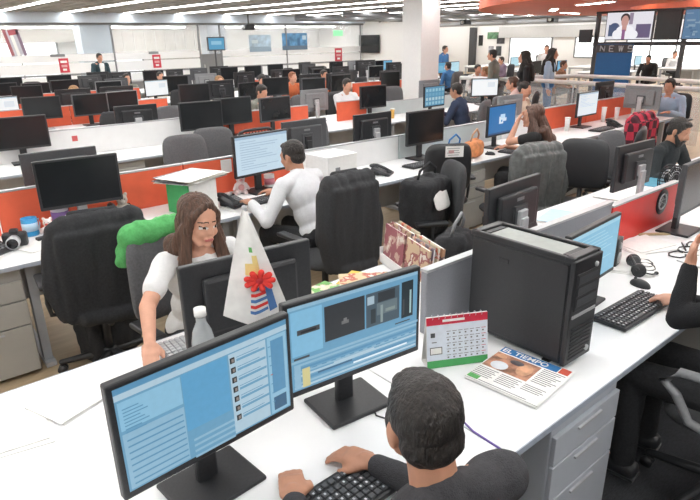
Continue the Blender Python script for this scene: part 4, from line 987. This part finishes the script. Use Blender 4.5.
for k in range(9): pr(.055, .085-.013*k, .14-.012*(k % 3), .089-.013*k, ink)
for cx in (-.14, -.045, .05):
    for k in range(6 if cx < .0 else 4): pr(cx, -.052-.012*k, cx+.082-.01*(k % 2), -.0485-.012*k, ink)
pr(-.14, -.142, -.095, -.115, grp, .0003); pr(-.09, -.14, .10, -.137, ink)
b.build('front_page', t)
text('EL TIEMPO', .040, M['paper'], t, (-.135, .106, z+.0006), (0, 0, 0), 1.02, bold=.0006)
# calendar
t = thing('desk_calendar', 'desk calendar with red header and green foot beside the newspaper', 'calendar', (1.595, 1.28, ZD), -28)
b = B(); cw, chh = .25, .205
for s_ in (-1, 1): b.box((0, -.018*s_+.0-.0, chh/2+.001), (cw, .003, chh), M['paper'], RX(s_*-9))
b.box((0, 0, .003), (cw, .066, .004), M['paper']); b.build('card', t)
b = B(); R_ = Matrix.Translation((0, -.0205, chh/2+.001)) @ RX(-9)
def cq(x0, z0, x1, z1, m, k=1):
    y = -.0002*k; b.quad([R_ @ V(x0, y, z0), R_ @ V(x1, y, z0), R_ @ V(x1, y, z1), R_ @ V(x0, y, z1)], m)
hw, hh = cw/2, chh/2
crim = mat('calendar_red', (.55, .02, .05), .6); cgrn = mat('calendar_green', (.06, .34, .10), .6); pbl = mat('pale_blue_paper', (.72, .78, .86), .7)
cq(-hw, -hh, hw, hh, pbl, 1); cq(-hw, hh-.032, hw, hh, crim, 2); cq(-hw, -hh, hw, -hh+.030, cgrn, 2); cq(-.06, hh-.022, .03, hh-.012, M['paper'], 3)
for i in range(7):
    for j in range(5): x = -.045+.024*i; z_ = hh-.062-.024*j; cq(x, z_, x+.018, z_+.0022, crim if i == 6 else ink, 3); cq(x+.003, z_-.012, x+.010, z_-.006, ink, 3)
cq(-hw+.012, -.048, -hw+.062, -.018, M['bplastic'], 3); cq(-hw+.015, -.045, -hw+.059, -.021, M['paper'], 4)
cq(-hw+.016, .022, -hw+.034, .040, M['dgrey'], 3); cq(-hw+.02, .0, -hw+.040, .004, ink, 3)
b.build('month_page', t, recalc=False)
# emulated ring binding
b = B()
for k in range(9): x = -.10+.025*k; b.tube([V(x, .010*math.cos(a)-.0, chh-.002+.008*math.sin(a)) for a in [2*PI*j/8 for j in range(8)]], .0012, M['silver'], 5, closed=True)
b.build('ring_binding', t)
# pennant on a little stand
t = thing('table_pennant', 'white table pennant with a red flower and coloured print hanging on its stand', 'pennant', (.87, 1.56, ZD), -29)
b = B(); b.lathe([(.001, 0), (.05, 0), (.05, .012), (.015, .02), (.001, .02)], M['silver']); b.build('base', t)
b = B(); b.cone((0, 0, .01), (0, 0, .715), .0045, .0035, M['silver'], 10); b.ell((0, 0, .715), (.009, .009, .009), M['silver']); b.build('rod', t)
b = B(); fl = mat('pennant_cloth', (.86, .86, .84), .8); nu, nv = 9, 16
ptsf = []; L_ = .345
def pen(u, v):   # u -1..1 across, v 0 top..1 bottom
    wv = .008+.100*v**.95; zz = .708-L_*v-.055*(1-abs(u))*max(0, v-.55)/.45
    return V(u*wv+.012*v, -.014-.012*math.sin(u*2.5+v*2)-.02*v*abs(u), zz)
for side in (0, .0025):
    rr = [[pen(-1+2*i/nu, j/nv)+V(0, side, 0) for i in range(nu+1)] for j in range(nv+1)]
    b.rings(rr, fl, cap=False, closed=False)
b.build('pennant_cloth', t, recalc=False)
b = B(); fr_ = mat('flower_red', (.72, .04, .03), .7); fb = mat('print_blue', (.08, .20, .46), .7); fy = mat('print_yellow', (.75, .62, .25), .7)
def pq(u0, v0, u1, v1, m, k=1):
    o = V(0, -.0015*k, 0); n = 4
    rows_ = [[pen(u0+(u1-u0)*i/n, v)+o for i in range(n+1)] for v in (v0, (v0+v1)/2, v1)]
    b.rings(rows_, m, cap=False, closed=False, smooth=False)
for k in range(5): pq(-.10-.02*k, .70+.045*k, .62-.05*k, .725+.045*k, fb if k % 2 == 0 else fr_)
pq(.45, .70, .70, .93, fb, 1.2); pq(-.3, .50, .1, .60, fy); pq(.1, .42, .4, .60, fy, 1.1); pq(-.02, .34, .2, .39, grp)
for a in range(9):
    th = a*2*PI/9; c0 = pen(.30, .64)+V(0, -.006, 0); b.cap(c0, c0+V(.042*math.cos(th), -.008, .030*math.sin(th)), .007, .010, fr_, 8)
b.ell(pen(.30, .64)+V(0, -.012, 0), (.014, .008, .012), mat('flower_dark', (.5, .02, .03), .6)); b.build('pennant_print', t, recalc=False)
# bottle
t = thing('water_bottle', 'clear plastic bottle standing before the back of the black monitor', 'bottle', (.735, 1.675, ZD), 0); t.scale = (1.22, 1.22, 1.22)
cl = mat('clear_plastic', (.62, .66, .68), .15, alpha=.55)
b = B(); b.lathe([(.001, 0), (.030, 0), (.033, .01), (.033, .06), (.030, .065), (.033, .07), (.033, .13), (.030, .135), (.033, .14), (.033, .20), (.026, .235), (.014, .262), (.014, .28), (.001, .28)], cl); b.build('bottle_body', t)
b = B(); b.lathe([(.001, .28), (.017, .28), (.017, .302), (.001, .302)], M['paper']); b.build('cap', t)
b = B(); b.lathe([(.0338, .075), (.0345, .075), (.0345, .13), (.0338, .13)], mat('bottle_label', (.75, .45, .42), .6)); b.build('paper_label', t)
# ------------------------------------------------------------ things on the desks
rr_ = random.Random(11)
def sheets(name, label, cat, x, y, rz, w, d, n, z=ZD, mats=None, jit=.012, group=None):
    t = thing(name, label, cat, (x, y, z), rz, group)
    for k in range(n):
        m = (mats or [M['paper']])[k % len(mats or [1])]
        b = B(); b.box((rr_.uniform(-jit, jit), rr_.uniform(-jit, jit), .0015+.004*k), (w, d, .003), m, RZ(rr_.uniform(-4, 4)*jit*60/1), bev=.001, seg=1); b.build('sheet', t)
    return t
sheets('paper_stack', 'loose white papers on the desk corner next to the woman in white', 'papers', .40, 2.03, 20, .30, .21, 3)
sheets('paper_stack', 'white papers at the left end of the near desk', 'papers', .12, 1.95, -10, .30, .21, 2)
sheets('paper_stack', 'blue and white printed sheets by the wrist of the woman in white', 'papers', .80, 2.02, 30, .2, .14, 2, mats=[mat('blue_print', (.25, .45, .62), .7), M['paper']]).location.z = ZD+.0
sheets('paper_stack', 'scattered papers beneath the black headphones', 'papers', 3.12, 1.32, 30, .30, .24, 3, jit=.03)
sheets('paper_stack', 'papers in front of the red divider', 'papers', 3.45, 1.38, -20, .30, .22, 3, jit=.03)
sheets('paper_stack', 'papers at the right picture edge on the near desk', 'papers', 3.50, 1.05, 10, .28, .2, 2, jit=.02)
sheets('paper_stack', 'white papers spread before the bearded man', 'papers', 4.55, 2.02, 10, .42, .30, 3, jit=.04)
sheets('paper_stack', 'blue-topped sheet under the hands of the bearded man', 'papers', 5.25, 1.98, 6, .60, .32, 2, mats=[M['paper'], mat('teal_paper', (.08, .30, .42), .6)])
sheets('paper_stack', 'pale blue papers behind the round desk fan', 'papers', 3.62, 2.03, 14, .34, .24, 4, mats=[M['paper'], mat('pale_blue_sheet', (.50, .66, .78), .7)])
sheets('paper_stack', 'white papers behind the grey divider near the black bag', 'papers', 2.33, 1.80, 4, .34, .24, 3)
sheets('paper_stack', 'white papers on the desk before the mugs and toys', 'papers', .75, 3.98, 20, .32, .22, 2)
sheets('paper_stack', 'papers by the blue monitor of the long-haired woman', 'papers', 6.15, 3.98, 20, .30, .22, 3)
sheets('paper_stack', 'papers in the row of the white divider, left of the drawers', 'papers', 1.95, 6.62, 5, .45, .25, 3, jit=.03)
sheets('paper_stack', 'papers behind the pale monitor back in the third row', 'papers', 5.2, 7.4, 5, .45, .3, 3, jit=.03)
# white and green box with newspapers on it
t = thing('carton', 'white carton with a green side behind the woman in white', 'box', (1.80, 4.02, ZD), 12)
b = B(); b.box((.02, 0, .12), (.25, .26, .24), M['paper'], bev=.004); b.build('carton_body', t)
b = B(); b.box((-.112, 0, .12), (.012, .262, .242), mat('green_card', (.05, .36, .12), .6), bev=.003); b.build('side_flap', t)
sheets('newspaper_pile', 'pile of newspapers on the white carton', 'newspapers', 1.83, 4.03, 24, .40, .32, 9, z=ZD+.241, jit=.03, mats=[mat('newsprint', (.66, .64, .58), .85, var=.25, scale=40), M['paper'], mat('newsprint_dark', (.24, .25, .26), .85, var=.6, scale=30), M['paper'], mat('newsprint_photo', (.50, .42, .34), .85, var=.5, scale=25)])
t = thing('white_box', 'big white box standing beside the man in the white shirt', 'box', (3.12, 3.98, ZD), 3)
b = B(); b.box((0, 0, .13), (.34, .30, .26), M['paper'], bev=.004); b.build('box_body', t)
b = B(); b.box((0, 0, .262), (.345, .305, .012), M['white'], bev=.003); b.build('lid', t)
b = B(); b.box((-.06, -.152, .14), (.05, .004, .06), M['mgrey']); b.build('print', t)
# magazines standing in a rack, covers outward, and some lying before it
MA = V(2.17, 2.225, ZD); MBp = V(2.02, 1.78, ZD); MANG = math.degrees(math.atan2(MBp.y-MA.y, MBp.x-MA.x))
MRK = (MA+MBp)/2
t = thing('magazine_rack', 'low white rack of magazines behind the video timeline monitor', 'rack', MRK, MANG)
b = B(); b.box((0, 0, .006), (.54, .13, .012), M['white'])
for y in (-.062, .062): b.box((0, y, .03), (.54, .006, .06), M['white'])
for x in (-.267, .267): b.box((x, 0, .045), (.006, .13, .09), M['white'])
b.build('tray', t)
def cover_mat(c, c2, sc_):
    m = mat('magazine_cover', c, .45, var=.1, scale=sc_)
    rp = [n for n in m.node_tree.nodes if n.type == 'VALTORGB'][0]; rp.color_ramp.interpolation = 'CONSTANT'
    rp.color_ramp.elements[0].position = 0; rp.color_ramp.elements[0].color = (*c, 1); rp.color_ramp.elements[1].position = .52; rp.color_ramp.elements[1].color = (*c2, 1)
    e = rp.color_ramp.elements.new(.60); e.color = (.72, .68, .62, 1); return m
MC = [((.30, .10, .12), (.55, .40, .34)), ((.70, .66, .60), (.45, .12, .10)), ((.52, .30, .18), (.16, .12, .12)), ((.62, .55, .40), (.60, .14, .08)), ((.20, .16, .20), (.62, .36, .26)), ((.58, .44, .30), (.30, .10, .10))]
Rm = Matrix.Rotation(math.radians(MANG), 3, 'Z')
k = 0
for side in range(4):
    for seg in (-1, 1):
        c, c2 = MC[(k*5+side) % 6]; mm = cover_mat(c, c2, 14+k % 5); k += 1
        o = thing('magazine', 'magazine standing upright in the low white rack', 'magazine', MRK+Rm @ V(seg*.131, -.040+.026*side, .013), MANG, 'magazines in the white rack')
        b = B(); b.box((0, -.004, .115), (.235+.01*math.sin(k), .0035, .215+.012*math.cos(k*2)), mm, RX(-6), bev=.001, seg=1); b.box((0, .004, .115), (.235+.01*math.sin(k), .0035, .215+.012*math.cos(k*2)), mm, RX(-6), bev=.001, seg=1); b.build('cover', o)
        b = B(); b.box((0, 0, .115), (.228, .006, .206), M['paper'], RX(-6)); b.build('pages', o)
for q, (x, y, rz, z_, c, c2, lb) in enumerate([(1.86, 2.10, 25, 0, (.70, .52, .06), (.75, .66, .30), 'yellow magazine lying before the rack'), (1.62, 2.10, 10, 0, (.16, .42, .10), (.66, .60, .45), 'green and cream magazine lying before the rack'), (1.84, 2.09, 55, .012, (.62, .50, .30), (.50, .12, .08), 'tan and red magazine on top of the yellow one'), (1.50, 2.00, -12, 0, (.72, .70, .64), (.55, .30, .2), 'cream magazine lying farthest from the rack')]):
    o = thing('magazine', lb, 'magazine', (x, y, ZD+z_), rz)
    b = B(); b.box((0, 0, .0105), (.20, .265, .001), cover_mat(c, c2, 12)); b.box((0, 0, .0006), (.20, .265, .0012), M['white']); b.build('cover', o)
    b = B(); b.box((0, 0, .0055), (.196, .26, .009), M['paper']); b.build('pages', o)
# black bag and dark clutter at the far edge of the near desk
def bag(name, label, x, y, rz, z, m, w=.32, h=.24, d=.16, s=1., flap=None, strapm=None):
    t = thing(name, label, 'bag', (x, y, z), rz); t.scale = (s, s, s)
    b = B(); b.box((0, 0, h/2), (w, d, h-.02), m, bev=.05, seg=3); b.ell((0, -.02, h*.42), (w*.44, d*.56, h*.40), m); b.ell((w*.2, .02, h*.8), (w*.25, d*.35, h*.24), m)
    remesh(b, 'bag_body', .009, 2, t, disp=folds(.012, 12), mats=[m])
    b = B(); b.tube([(-w*.3, 0, h-.03), (-w*.28, -.02, h+.06), (0, -.03, h+.11), (w*.26, -.02, h+.05), (w*.3, 0, h-.03)], .010, strapm or m, 8); b.build('handle', t)
    if flap: b = B(); b.pad(w*.5, h*.34, .02, flap, R=RX(-20), c=(0, -d*.55, h*.66)); b.build('flap', t)
    return t
bag('handbag', 'black soft bag with grey strap on the desk behind the grey divider', 2.52, 2.06, 20, ZD, M['blackcloth'], .30, .15, .18, strapm=M['mgrey'])
bag('backpack', 'black backpack with a white patch on the sideways chair', 3.20, 2.93, 10, .50, M['blackcloth'], .40, .46, .26, flap=M['paper'])
bag('handbag', 'orange brown soft bag on the desk next to the deep blue monitor', 4.92, 3.84, 10, ZD, mat('tan_orange_leather', (.60, .23, .09), .6, var=.3, scale=20), .25, .19, .16, strapm=mat('tan_strap', (.50, .30, .18), .6))
bag('handbag', 'bright blue flat bag behind the orange brown bag', 4.95, 4.14, 5, ZD, mat('blue_bag', (.02, .16, .42), .6), .36, .10, .18)
bag('backpack', 'dark bag hanging low next to the black coat chair', .95, 3.62, 10, .012, M['blackcloth'], .36, .36, .24)
bag('handbag', 'dark crumpled bag behind the black monitor near the grey divider', 3.05, 2.02, 10, ZD, M['dgrey'], .36, .10, .20)
# desk fan with pale swirl
t = thing('desk_fan', 'small round black fan with pale rings behind the black monitor', 'fan', (4.42, 1.66, ZD), -10)
b = B(); b.lathe([(.001, 0), (.06, 0), (.055, .015), (.012, .02), (.010, .12), (.001, .12)], M['bplastic']); b.build('base', t)
b = B()
for rr2, m in ((.105, M['bplastic']), (.085, M['bplastic']), (.065, M['silver']), (.045, M['silver']), (.025, M['bplastic'])):
    for yy in (-.03, .03): b.tube([V(rr2*math.cos(a), yy, .21+rr2*math.sin(a)) for a in [2*PI*k/28 for k in range(28)]], .004, m, 6, closed=True)
for k in range(26): a = 2*PI*k/26; b.tube([(.01*math.cos(a), -.034, .21+.01*math.sin(a)), (.105*math.cos(a), -.03, .21+.105*math.sin(a)), (.105*math.cos(a), .03, .21+.105*math.sin(a))], .0035, M['bplastic'], 5)
b.build('guard', t)
b = B()
for k in range(3): a = 2*PI*k/3; b.pad(.075, .05, .006, M['paper'], c=(.042*math.cos(a), 0, .21+.042*math.sin(a)), R=RY(-math.degrees(a)) @ RX(18), n=16)
b.cone((0, -.02, .21), (0, .03, .21), .018, .022, M['bplastic'], 16); b.build('blades', t)
# speaker next to the blue screen
t = thing('desk_speaker', 'small silver and black speaker beside the light blue screen', 'speaker', (3.02, 1.38, ZD), 10)
b = B(); b.box((0, 0, .085), (.085, .10, .17), M['bplastic'], bev=.012); b.build('housing', t)
b = B(); b.cone((0, -.05, .055), (0, -.054, .055), .032, .032, M['silver'], 22); b.cone((0, -.05, .125), (0, -.054, .125), .018, .018, M['silver'], 18); b.build('driver', t)
b = B(); b.box((.044, 0, .085), (.006, .096, .16), M['silver'], bev=.002); b.build('side_trim', t)
# mugs, toys, tins, plush on the white desks
def mug(x, y, label, m, m2=None, z=ZD, r=.04, h=.095, cat='mug'):
    t = thing('mug', label, cat, (x, y, z), 30)
    b = B(); b.lathe([(.001, 0), (r*.92, 0), (r, .008), (r, h), (r-.004, h), (r-.006, .012), (.001, .012)], m); b.build('cup', t)
    b = B(); b.tube([(r-.002, 0, h*.82), (r+.024, 0, h*.78), (r+.030, 0, h*.5), (r+.02, 0, h*.24), (r-.002, 0, h*.2)], .005, m2 or m, 8); b.build('handle', t)
    if m2: b = B(); b.lathe([(r+.0005, h*.3), (r+.0012, h*.3), (r+.0012, h*.75), (r+.0005, h*.75)], m2); b.build('decoration', t)
    return t
cp = lambda *c: mat('ceramic', c, .3)
mug(.73, 4.22, 'bright blue mug at the left edge before the orange divider', cp(.03, .30, .60), cp(.5, .7, .85), r=.05, h=.12)
mug(.93, 4.24, 'tall purple and white mug before the orange divider', cp(.62, .58, .66), cp(.16, .08, .26), r=.055, h=.17)
mug(2.62, 4.22, 'white mug with pink pattern under the document screen divider', cp(.8, .76, .76), cp(.6, .2, .25), r=.045, h=.12)
mug(3.0, 1.30+.22, 'dark mug hidden behind the silver speaker', cp(.05, .05, .06)).location = (2.92, 1.42, ZD)
def toy(x, y, label, m1, m2, s=1., cat='toy', ears=True):
    t = thing('plush_toy', label, cat, (x, y, ZD), rr_.uniform(-30, 30)); t.scale = (s,)*3
    b = B(); b.ell((0, 0, .035), (.034, .03, .036), m1); b.ell((0, -.005, .083), (.027, .026, .025), m1)
    for s_ in (-1, 1):
        b.ell((s_*.02, 0, .107), (.010, .006, .011), m1); b.cap((s_*.026, -.01, .05), (s_*.040, -.024, .028), .010, .009, m1); b.cap((s_*.015, -.018, .012), (s_*.022, -.045, .010), .012, .011, m1)
    remesh(b, 'toy_body', .004, 1, t, mats=[m1])
    b = B(); b.ell((0, -.029, .078), (.010, .008, .008), m2); b.ell((0, -.026, .036), (.018, .008, .018), m2)
    for s_ in (-1, 1): b.ell((s_*.010, -.027, .090), (.003, .003, .003), M['bplastic'], n=8)
    b.build('face', t); return t
toy(.82, 4.12, 'small red and white toy on the desk before the mugs', cp(.70, .62, .60), cp(.6, .1, .08), 1.1)
toy(.96, 4.12, 'small white and yellow toy next to the purple and white mug', cp(.75, .74, .68), cp(.6, .5, .2), 1.0)
toy(1.36, 4.24, 'small grey beige plush toy above the black coat', cp(.42, .38, .33), cp(.6, .55, .5), 1.5)
toy(3.0, 9.55, 'dark toy in front of the fourth-row orange divider', cp(.05, .05, .06), cp(.2, .2, .22), 1.8)
toy(2.35, 4.24, 'pale pink plush toy beside the lit document screen', cp(.72, .62, .62), cp(.6, .3, .3), 1.5)
t = thing('tape_dispenser', 'flat black tape dispenser on the white desk at the left', 'stationery', (.80, 4.06, ZD), 10)
b = B(); b.box((0, 0, .012), (.16, .05, .024), M['bplastic'], bev=.008); b.cone((.03, -.018, .035), (.03, .018, .035), .03, .03, M['dgrey'], 20); b.build('body', t)
b = B(); b.cone((.03, -.02, .035), (.03, .02, .035), .014, .014, M['silver'], 16); b.build('tape_core', t)
t = thing('camera', 'grey and black photo camera at the left edge of the white desk', 'camera', (.60, 4.03, ZD), -20)
b = B(); b.box((0, 0, .05), (.14, .06, .09), M['bplastic'], bev=.014); b.box((0, 0, .102), (.05, .05, .03), M['bplastic'], bev=.01); b.build('body', t)
b = B(); b.cone((0, -.03, .05), (0, -.10, .05), .036, .040, M['silver'], 20); b.cone((0, -.101, .05), (0, -.103, .05), .032, .032, M['screenoff'], 20); b.build('lens', t)
# two white pennants of paper clipped on the orange divider
def note(x, y, z, w, h, m, label, rz=0, cat='note'):
    t = tag(B().box((0, 0, 0), (w, .003, h), m, bev=.001, seg=1).build('paper_note'), label, cat); t.location = (x, y, z); t.rotation_euler = (0, 0, math.radians(rz)); return t
note(2.28, 4.3305, .965, .10, .11, M['paper'], 'white note on the orange divider, nearer to the carton'); note(2.44, 4.3305, .975, .08, .09, M['paper'], 'white note on the orange divider, nearer to the document screen')
note(4.0, 3.215+.0, .99, .0, .0, M['paper'], 'x') if False else None
t = note(0, 0, 0, .17, .10, M['paper'], 'white printed sheet taped to the back of the black chair', -33); M4 = Matrix.Translation((4.25, 3.70, 0)) @ RZ(-33); t.location = M4 @ V(.03, -.326, .965)
b = B()
for k in range(4): b.box((-.01, -.0025, .03-.02*k), (.12-.02*(k % 2), .001, .005), M['mgrey'])
b.box((-.03, -.0025, .0), (.05, .001, .03), col(.6, .35, .35)); p = b.build('print', t)
note(1.86, 7.0805, .93, .06, .06, col(.65, .12, .12), 'small red square sticker on the long white divider')
t = tag(B().box((0, 0, .004), (.34, .035, .008), mat('pale_wood', (.50, .40, .22), .5, var=.2, scale=20), bev=.002).build('ruler'), 'pale wooden ruler in front of the red divider', 'ruler'); t.location = (3.78, 1.40, ZD); t.rotation_euler = (0, 0, math.radians(-38))
for k_, (x, y, rz_, lb) in enumerate([(3.62, 1.22, 30, 'black pen lying between headphones and ruler'), (3.52, 1.10, -50, 'dark pen beside the papers at the right picture edge'), (3.34, 1.08, 80, 'grey pen past the mouse')]):
    o = B().cap((-.07, 0, .005), (.07, 0, .005), .005, .004, [M['bplastic'], M['dgrey'], M['silver']][k_], 8).build('pen'); o.location = (x, y, ZD+.0); o.rotation_euler = (0, 0, math.radians(rz_)); tag(o, lb, 'pen')
o = B().tube([V(3.42+.09*math.cos(k_*.6)+.012*k_, 1.18+.05*math.sin(k_*.6), ZD+.004+.003*(k_ % 2)) for k_ in range(26)], .004, M['bplastic'], 6).build('cable'); tag(o, 'curled black cable on the papers right of the headphones', 'cable')
# ruler-like purple cable on the near desk
b = B(); b.tube([V(1.385, 1.15, ZD+.003), V(1.33, 1.05, ZD+.003), V(1.30, .95, ZD+.003), V(1.295, .83, ZD+.003)], .0035, mat('purple_cable', (.16, .10, .36), .5), 6); tag(b.build('cable'), 'thin purple cable lying between the newspaper and the man in the dark shirt', 'cable')
b = B(); b.tube([V(1.20, 1.36, ZD+.003), V(1.12, 1.22, ZD+.004), V(1.16, 1.12, ZD+.003), V(1.05, 1.04, ZD+.003)], .003, M['bplastic'], 6); tag(b.build('cable'), 'thin black cable under the video timeline monitor', 'cable')
b = B(); b.cap((1.24, 1.12, ZD+.005), (1.30, 1.20, ZD+.005), .0045, .003, M['silver'], 8); tag(b.build('pen'), 'slim pen on the desk before the calendar', 'pen')
# white bottles/cups next to the third-row monitors, cups near the fan
def tumbler(x, y, label, m, h=.14, r=.035, z=ZD):
    t = thing('tumbler', label, 'cup', (x, y, z)); b = B(); b.lathe([(.001, 0), (r*.8, 0), (r, h), (r-.003, h), (r*.8-.003, .006), (.001, .006)], m); b.build('cup', t)
    b = B(); b.lathe([(.001, h), (r+.003, h), (r+.003, h+.012), (.001, h+.012)], M['white']); b.build('lid', t); return t
tumbler(2.93, 4.2, 'white tumbler beside the document screen', cp(.75, .75, .78)); tumbler(6.55, 6.75, 'orange and white cup near the mosaic screen', cp(.75, .45, .1)); tumbler(6.3, 3.95, 'white tumbler near the raised hand of the long-haired woman', cp(.8, .8, .8)); tumbler(7.2, 4.1, 'tall white tumbler left of the pale white-blue screen', cp(.8, .8, .8), h=.17)
tumbler(8.35, 4.2, 'white tumbler in front of the orange divider by the blue shirt man', cp(.8, .8, .8), h=.2); tumbler(8.75, 4.2, 'short white tumbler on the same desk as the blue shirt man', cp(.8, .8, .8), h=.16)
# posters and signs on the glass
def sign(x, y, z, w, h, m, label, rz=0, ry=0, cat='sign', name='wall_sign', extra=None):
    t = thing(name, label, cat, (x, y, z), rz); b = B(); b.box((0, 0, 0), (w, .012, h), m, RY(ry), bev=.002, seg=1); b.build('board', t)
    if extra:
        b = B()
        for (u0, v0, u1, v1, mm) in extra: b.box(((u0+u1)/2*w, -.008, (v0+v1)/2*h), ((u1-u0)*w, .004, (v1-v0)*h), mm, RY(ry))
        b.build('print', t)
    return t
sr = col(.60, .05, .08); wh = M['paper']
ex = [(-.34, .18, .34, .34, wh), (-.3, -.12, .3, .05, col(.75, .4, .4)), (-.2, -.36, .2, -.22, wh)]
sign(5.32, YP-.022, 1.30, .28, .42, sr, 'small red sign on the glass left of the standing man', extra=ex)
sign(8.28, YP-.022, 1.32, .28, .42, sr, 'small red sign on the glass right of the standing man', extra=ex)
sign(16.2, YP-.022, 1.30, .38, .52, sr, 'small red sign on the glass nearest the white side wall', extra=ex)
sign(5.18, YP-.022, 1.60, .42, .08, M['mgrey'], 'grey label plate above the red sign left of the standing man'); sign(8.2, YP-.022, 1.60, .34, .08, M['mgrey'], 'grey label plate above the red sign right of the standing man')
sign(4.08, YP-.022, 1.98, .42, .72, col(.55, .55, .62), 'slanted red, white and blue banner hanging at the far left of the glass', ry=-10, name='banner', cat='banner', extra=[(-.5, -.5, -.3, .5, col(.35, .12, .14)), (.3, -.5, .5, .5, col(.25, .18, .25)), (-.1, -.5, .1, .3, wh), (-.3, .3, .3, .5, col(.4, .1, .12))])
bp = mat('blue_landscape', (.10, .26, .46), .5, var=.5, scale=5)
sign(14.0, YP-.022, 1.86, 1.2, .62, bp, 'blue skyline picture on the glass', name='poster', cat='poster', extra=[(-.5, -.5, .5, -.25, col(.12, .18, .25)), (-.3, -.25, -.22, .1, col(.06, .16, .3)), (.1, -.25, .2, .2, col(.06, .16, .3)), (.3, .1, .45, .35, col(.45, .6, .7))])
sign(12.4, YP-.022, 1.82, .95, .60, mat('pale_blue_landscape', (.42, .55, .66), .5, var=.3, scale=5), 'faded pale blue picture on the glass beside the blue skyline picture', name='poster', cat='poster', extra=[(-.5, -.5, .5, -.2, col(.3, .4, .5)), (-.4, 0, -.1, .2, col(.6, .7, .75))])
sign(16.2, YP-.022, 2.15, .5, .22, mat('green_sign', (.25, .72, .38), .4, emit=.5), 'pale green exit sign near the corner of the glass', name='exit_sign', cat='sign')
t = thing('television', 'small blue screen in front of the wide pale pillar', 'television', (10.35, 19.6, 1.62), 0)
b = B(); b.box((0, 0, .22), (.68, .06, .46), M['dgrey'], bev=.01); b.build('housing', t)
b = B(); b.box((0, -.032, .22), (.60, .003, .38), scr(.10, .38, .62, .9)); b.box((0, -.034, .25), (.4, .002, .12), scr(.3, .6, .78, .9)); b.build('screen', t)
b = B(); b.cone((0, .1, -1.6), (0, .1, .2), .03, .03, M['dgrey']); b.box((0, .1, -1.6), (.5, .4, .03), M['dgrey']); b.build('stand', t)
# notice board and pictures on the far white wall
for k, (y, z, w, h, c, lb) in enumerate([(20.9, 1.95, .8, .35, (.12, .25, .14), 'dark green picture on the far wall above the small photographs'), (20.4, 1.75, .5, .45, (.05, .05, .06), 'black picture on the far wall right of the dark green one'), (21.0, 1.15, .35, .5, (.45, .45, .5), 'grey photograph low on the far wall'), (20.5, 1.15, .35, .5, (.06, .07, .08), 'small dark photograph low on the far wall beside the grey one'), (21.75, 1.7, .28, .55, (.03, .03, .03), 'narrow black picture next to the vertical duct')]):
    o = B().box((0, 0, 0), (.03, w, h), mat('picture_print', c, .5, var=.5, scale=6), bev=.005).build('picture'); tag(o, lb, 'picture'); o.location = (27.97, y, z)
# a few cupboards against the glass partition bottom
for x, lb in ((3.0, 'low grey cupboard at the left end below the white film'), (7.6, 'low grey cupboard below the white film, right of the standing man'), (13.2, 'low grey cupboard below the blue skyline picture')):
    t = thing('cupboard', lb, 'cupboard', (x, 19.2, 0)); b = B(); b.box((0, 0, .4), (1.6, .45, .8), M['silver'], bev=.005); b.build('body', t)
    for s_ in (-1, 1):
        b = B(); b.box((s_*.4, -.235, .4), (.78, .02, .74), M['mgrey'], bev=.003); d_ = b.build('door', t); b = B(); b.box((s_*.06, -.255, .45), (.015, .02, .12), M['silver']); b.build('handle', d_)

# ------------------------------------------------------------ light
w = bpy.data.worlds.new('world'); bpy.context.scene.world = w; w.use_nodes = True
w.node_tree.nodes['Background'].inputs['Color'].default_value = (.85, .92, 1, 1); w.node_tree.nodes['Background'].inputs['Strength'].default_value = .6
sc = bpy.context.scene
sc.view_settings.view_transform = 'Standard'; sc.view_settings.look = 'None'; sc.view_settings.gamma = 1; sc.view_settings.use_curve_mapping = False
sc.view_settings.exposure = -0.12
try:
    sc.cycles.use_denoising = True; sc.cycles.max_bounces = 7; sc.cycles.sample_clamp_indirect = 6
except Exception: pass
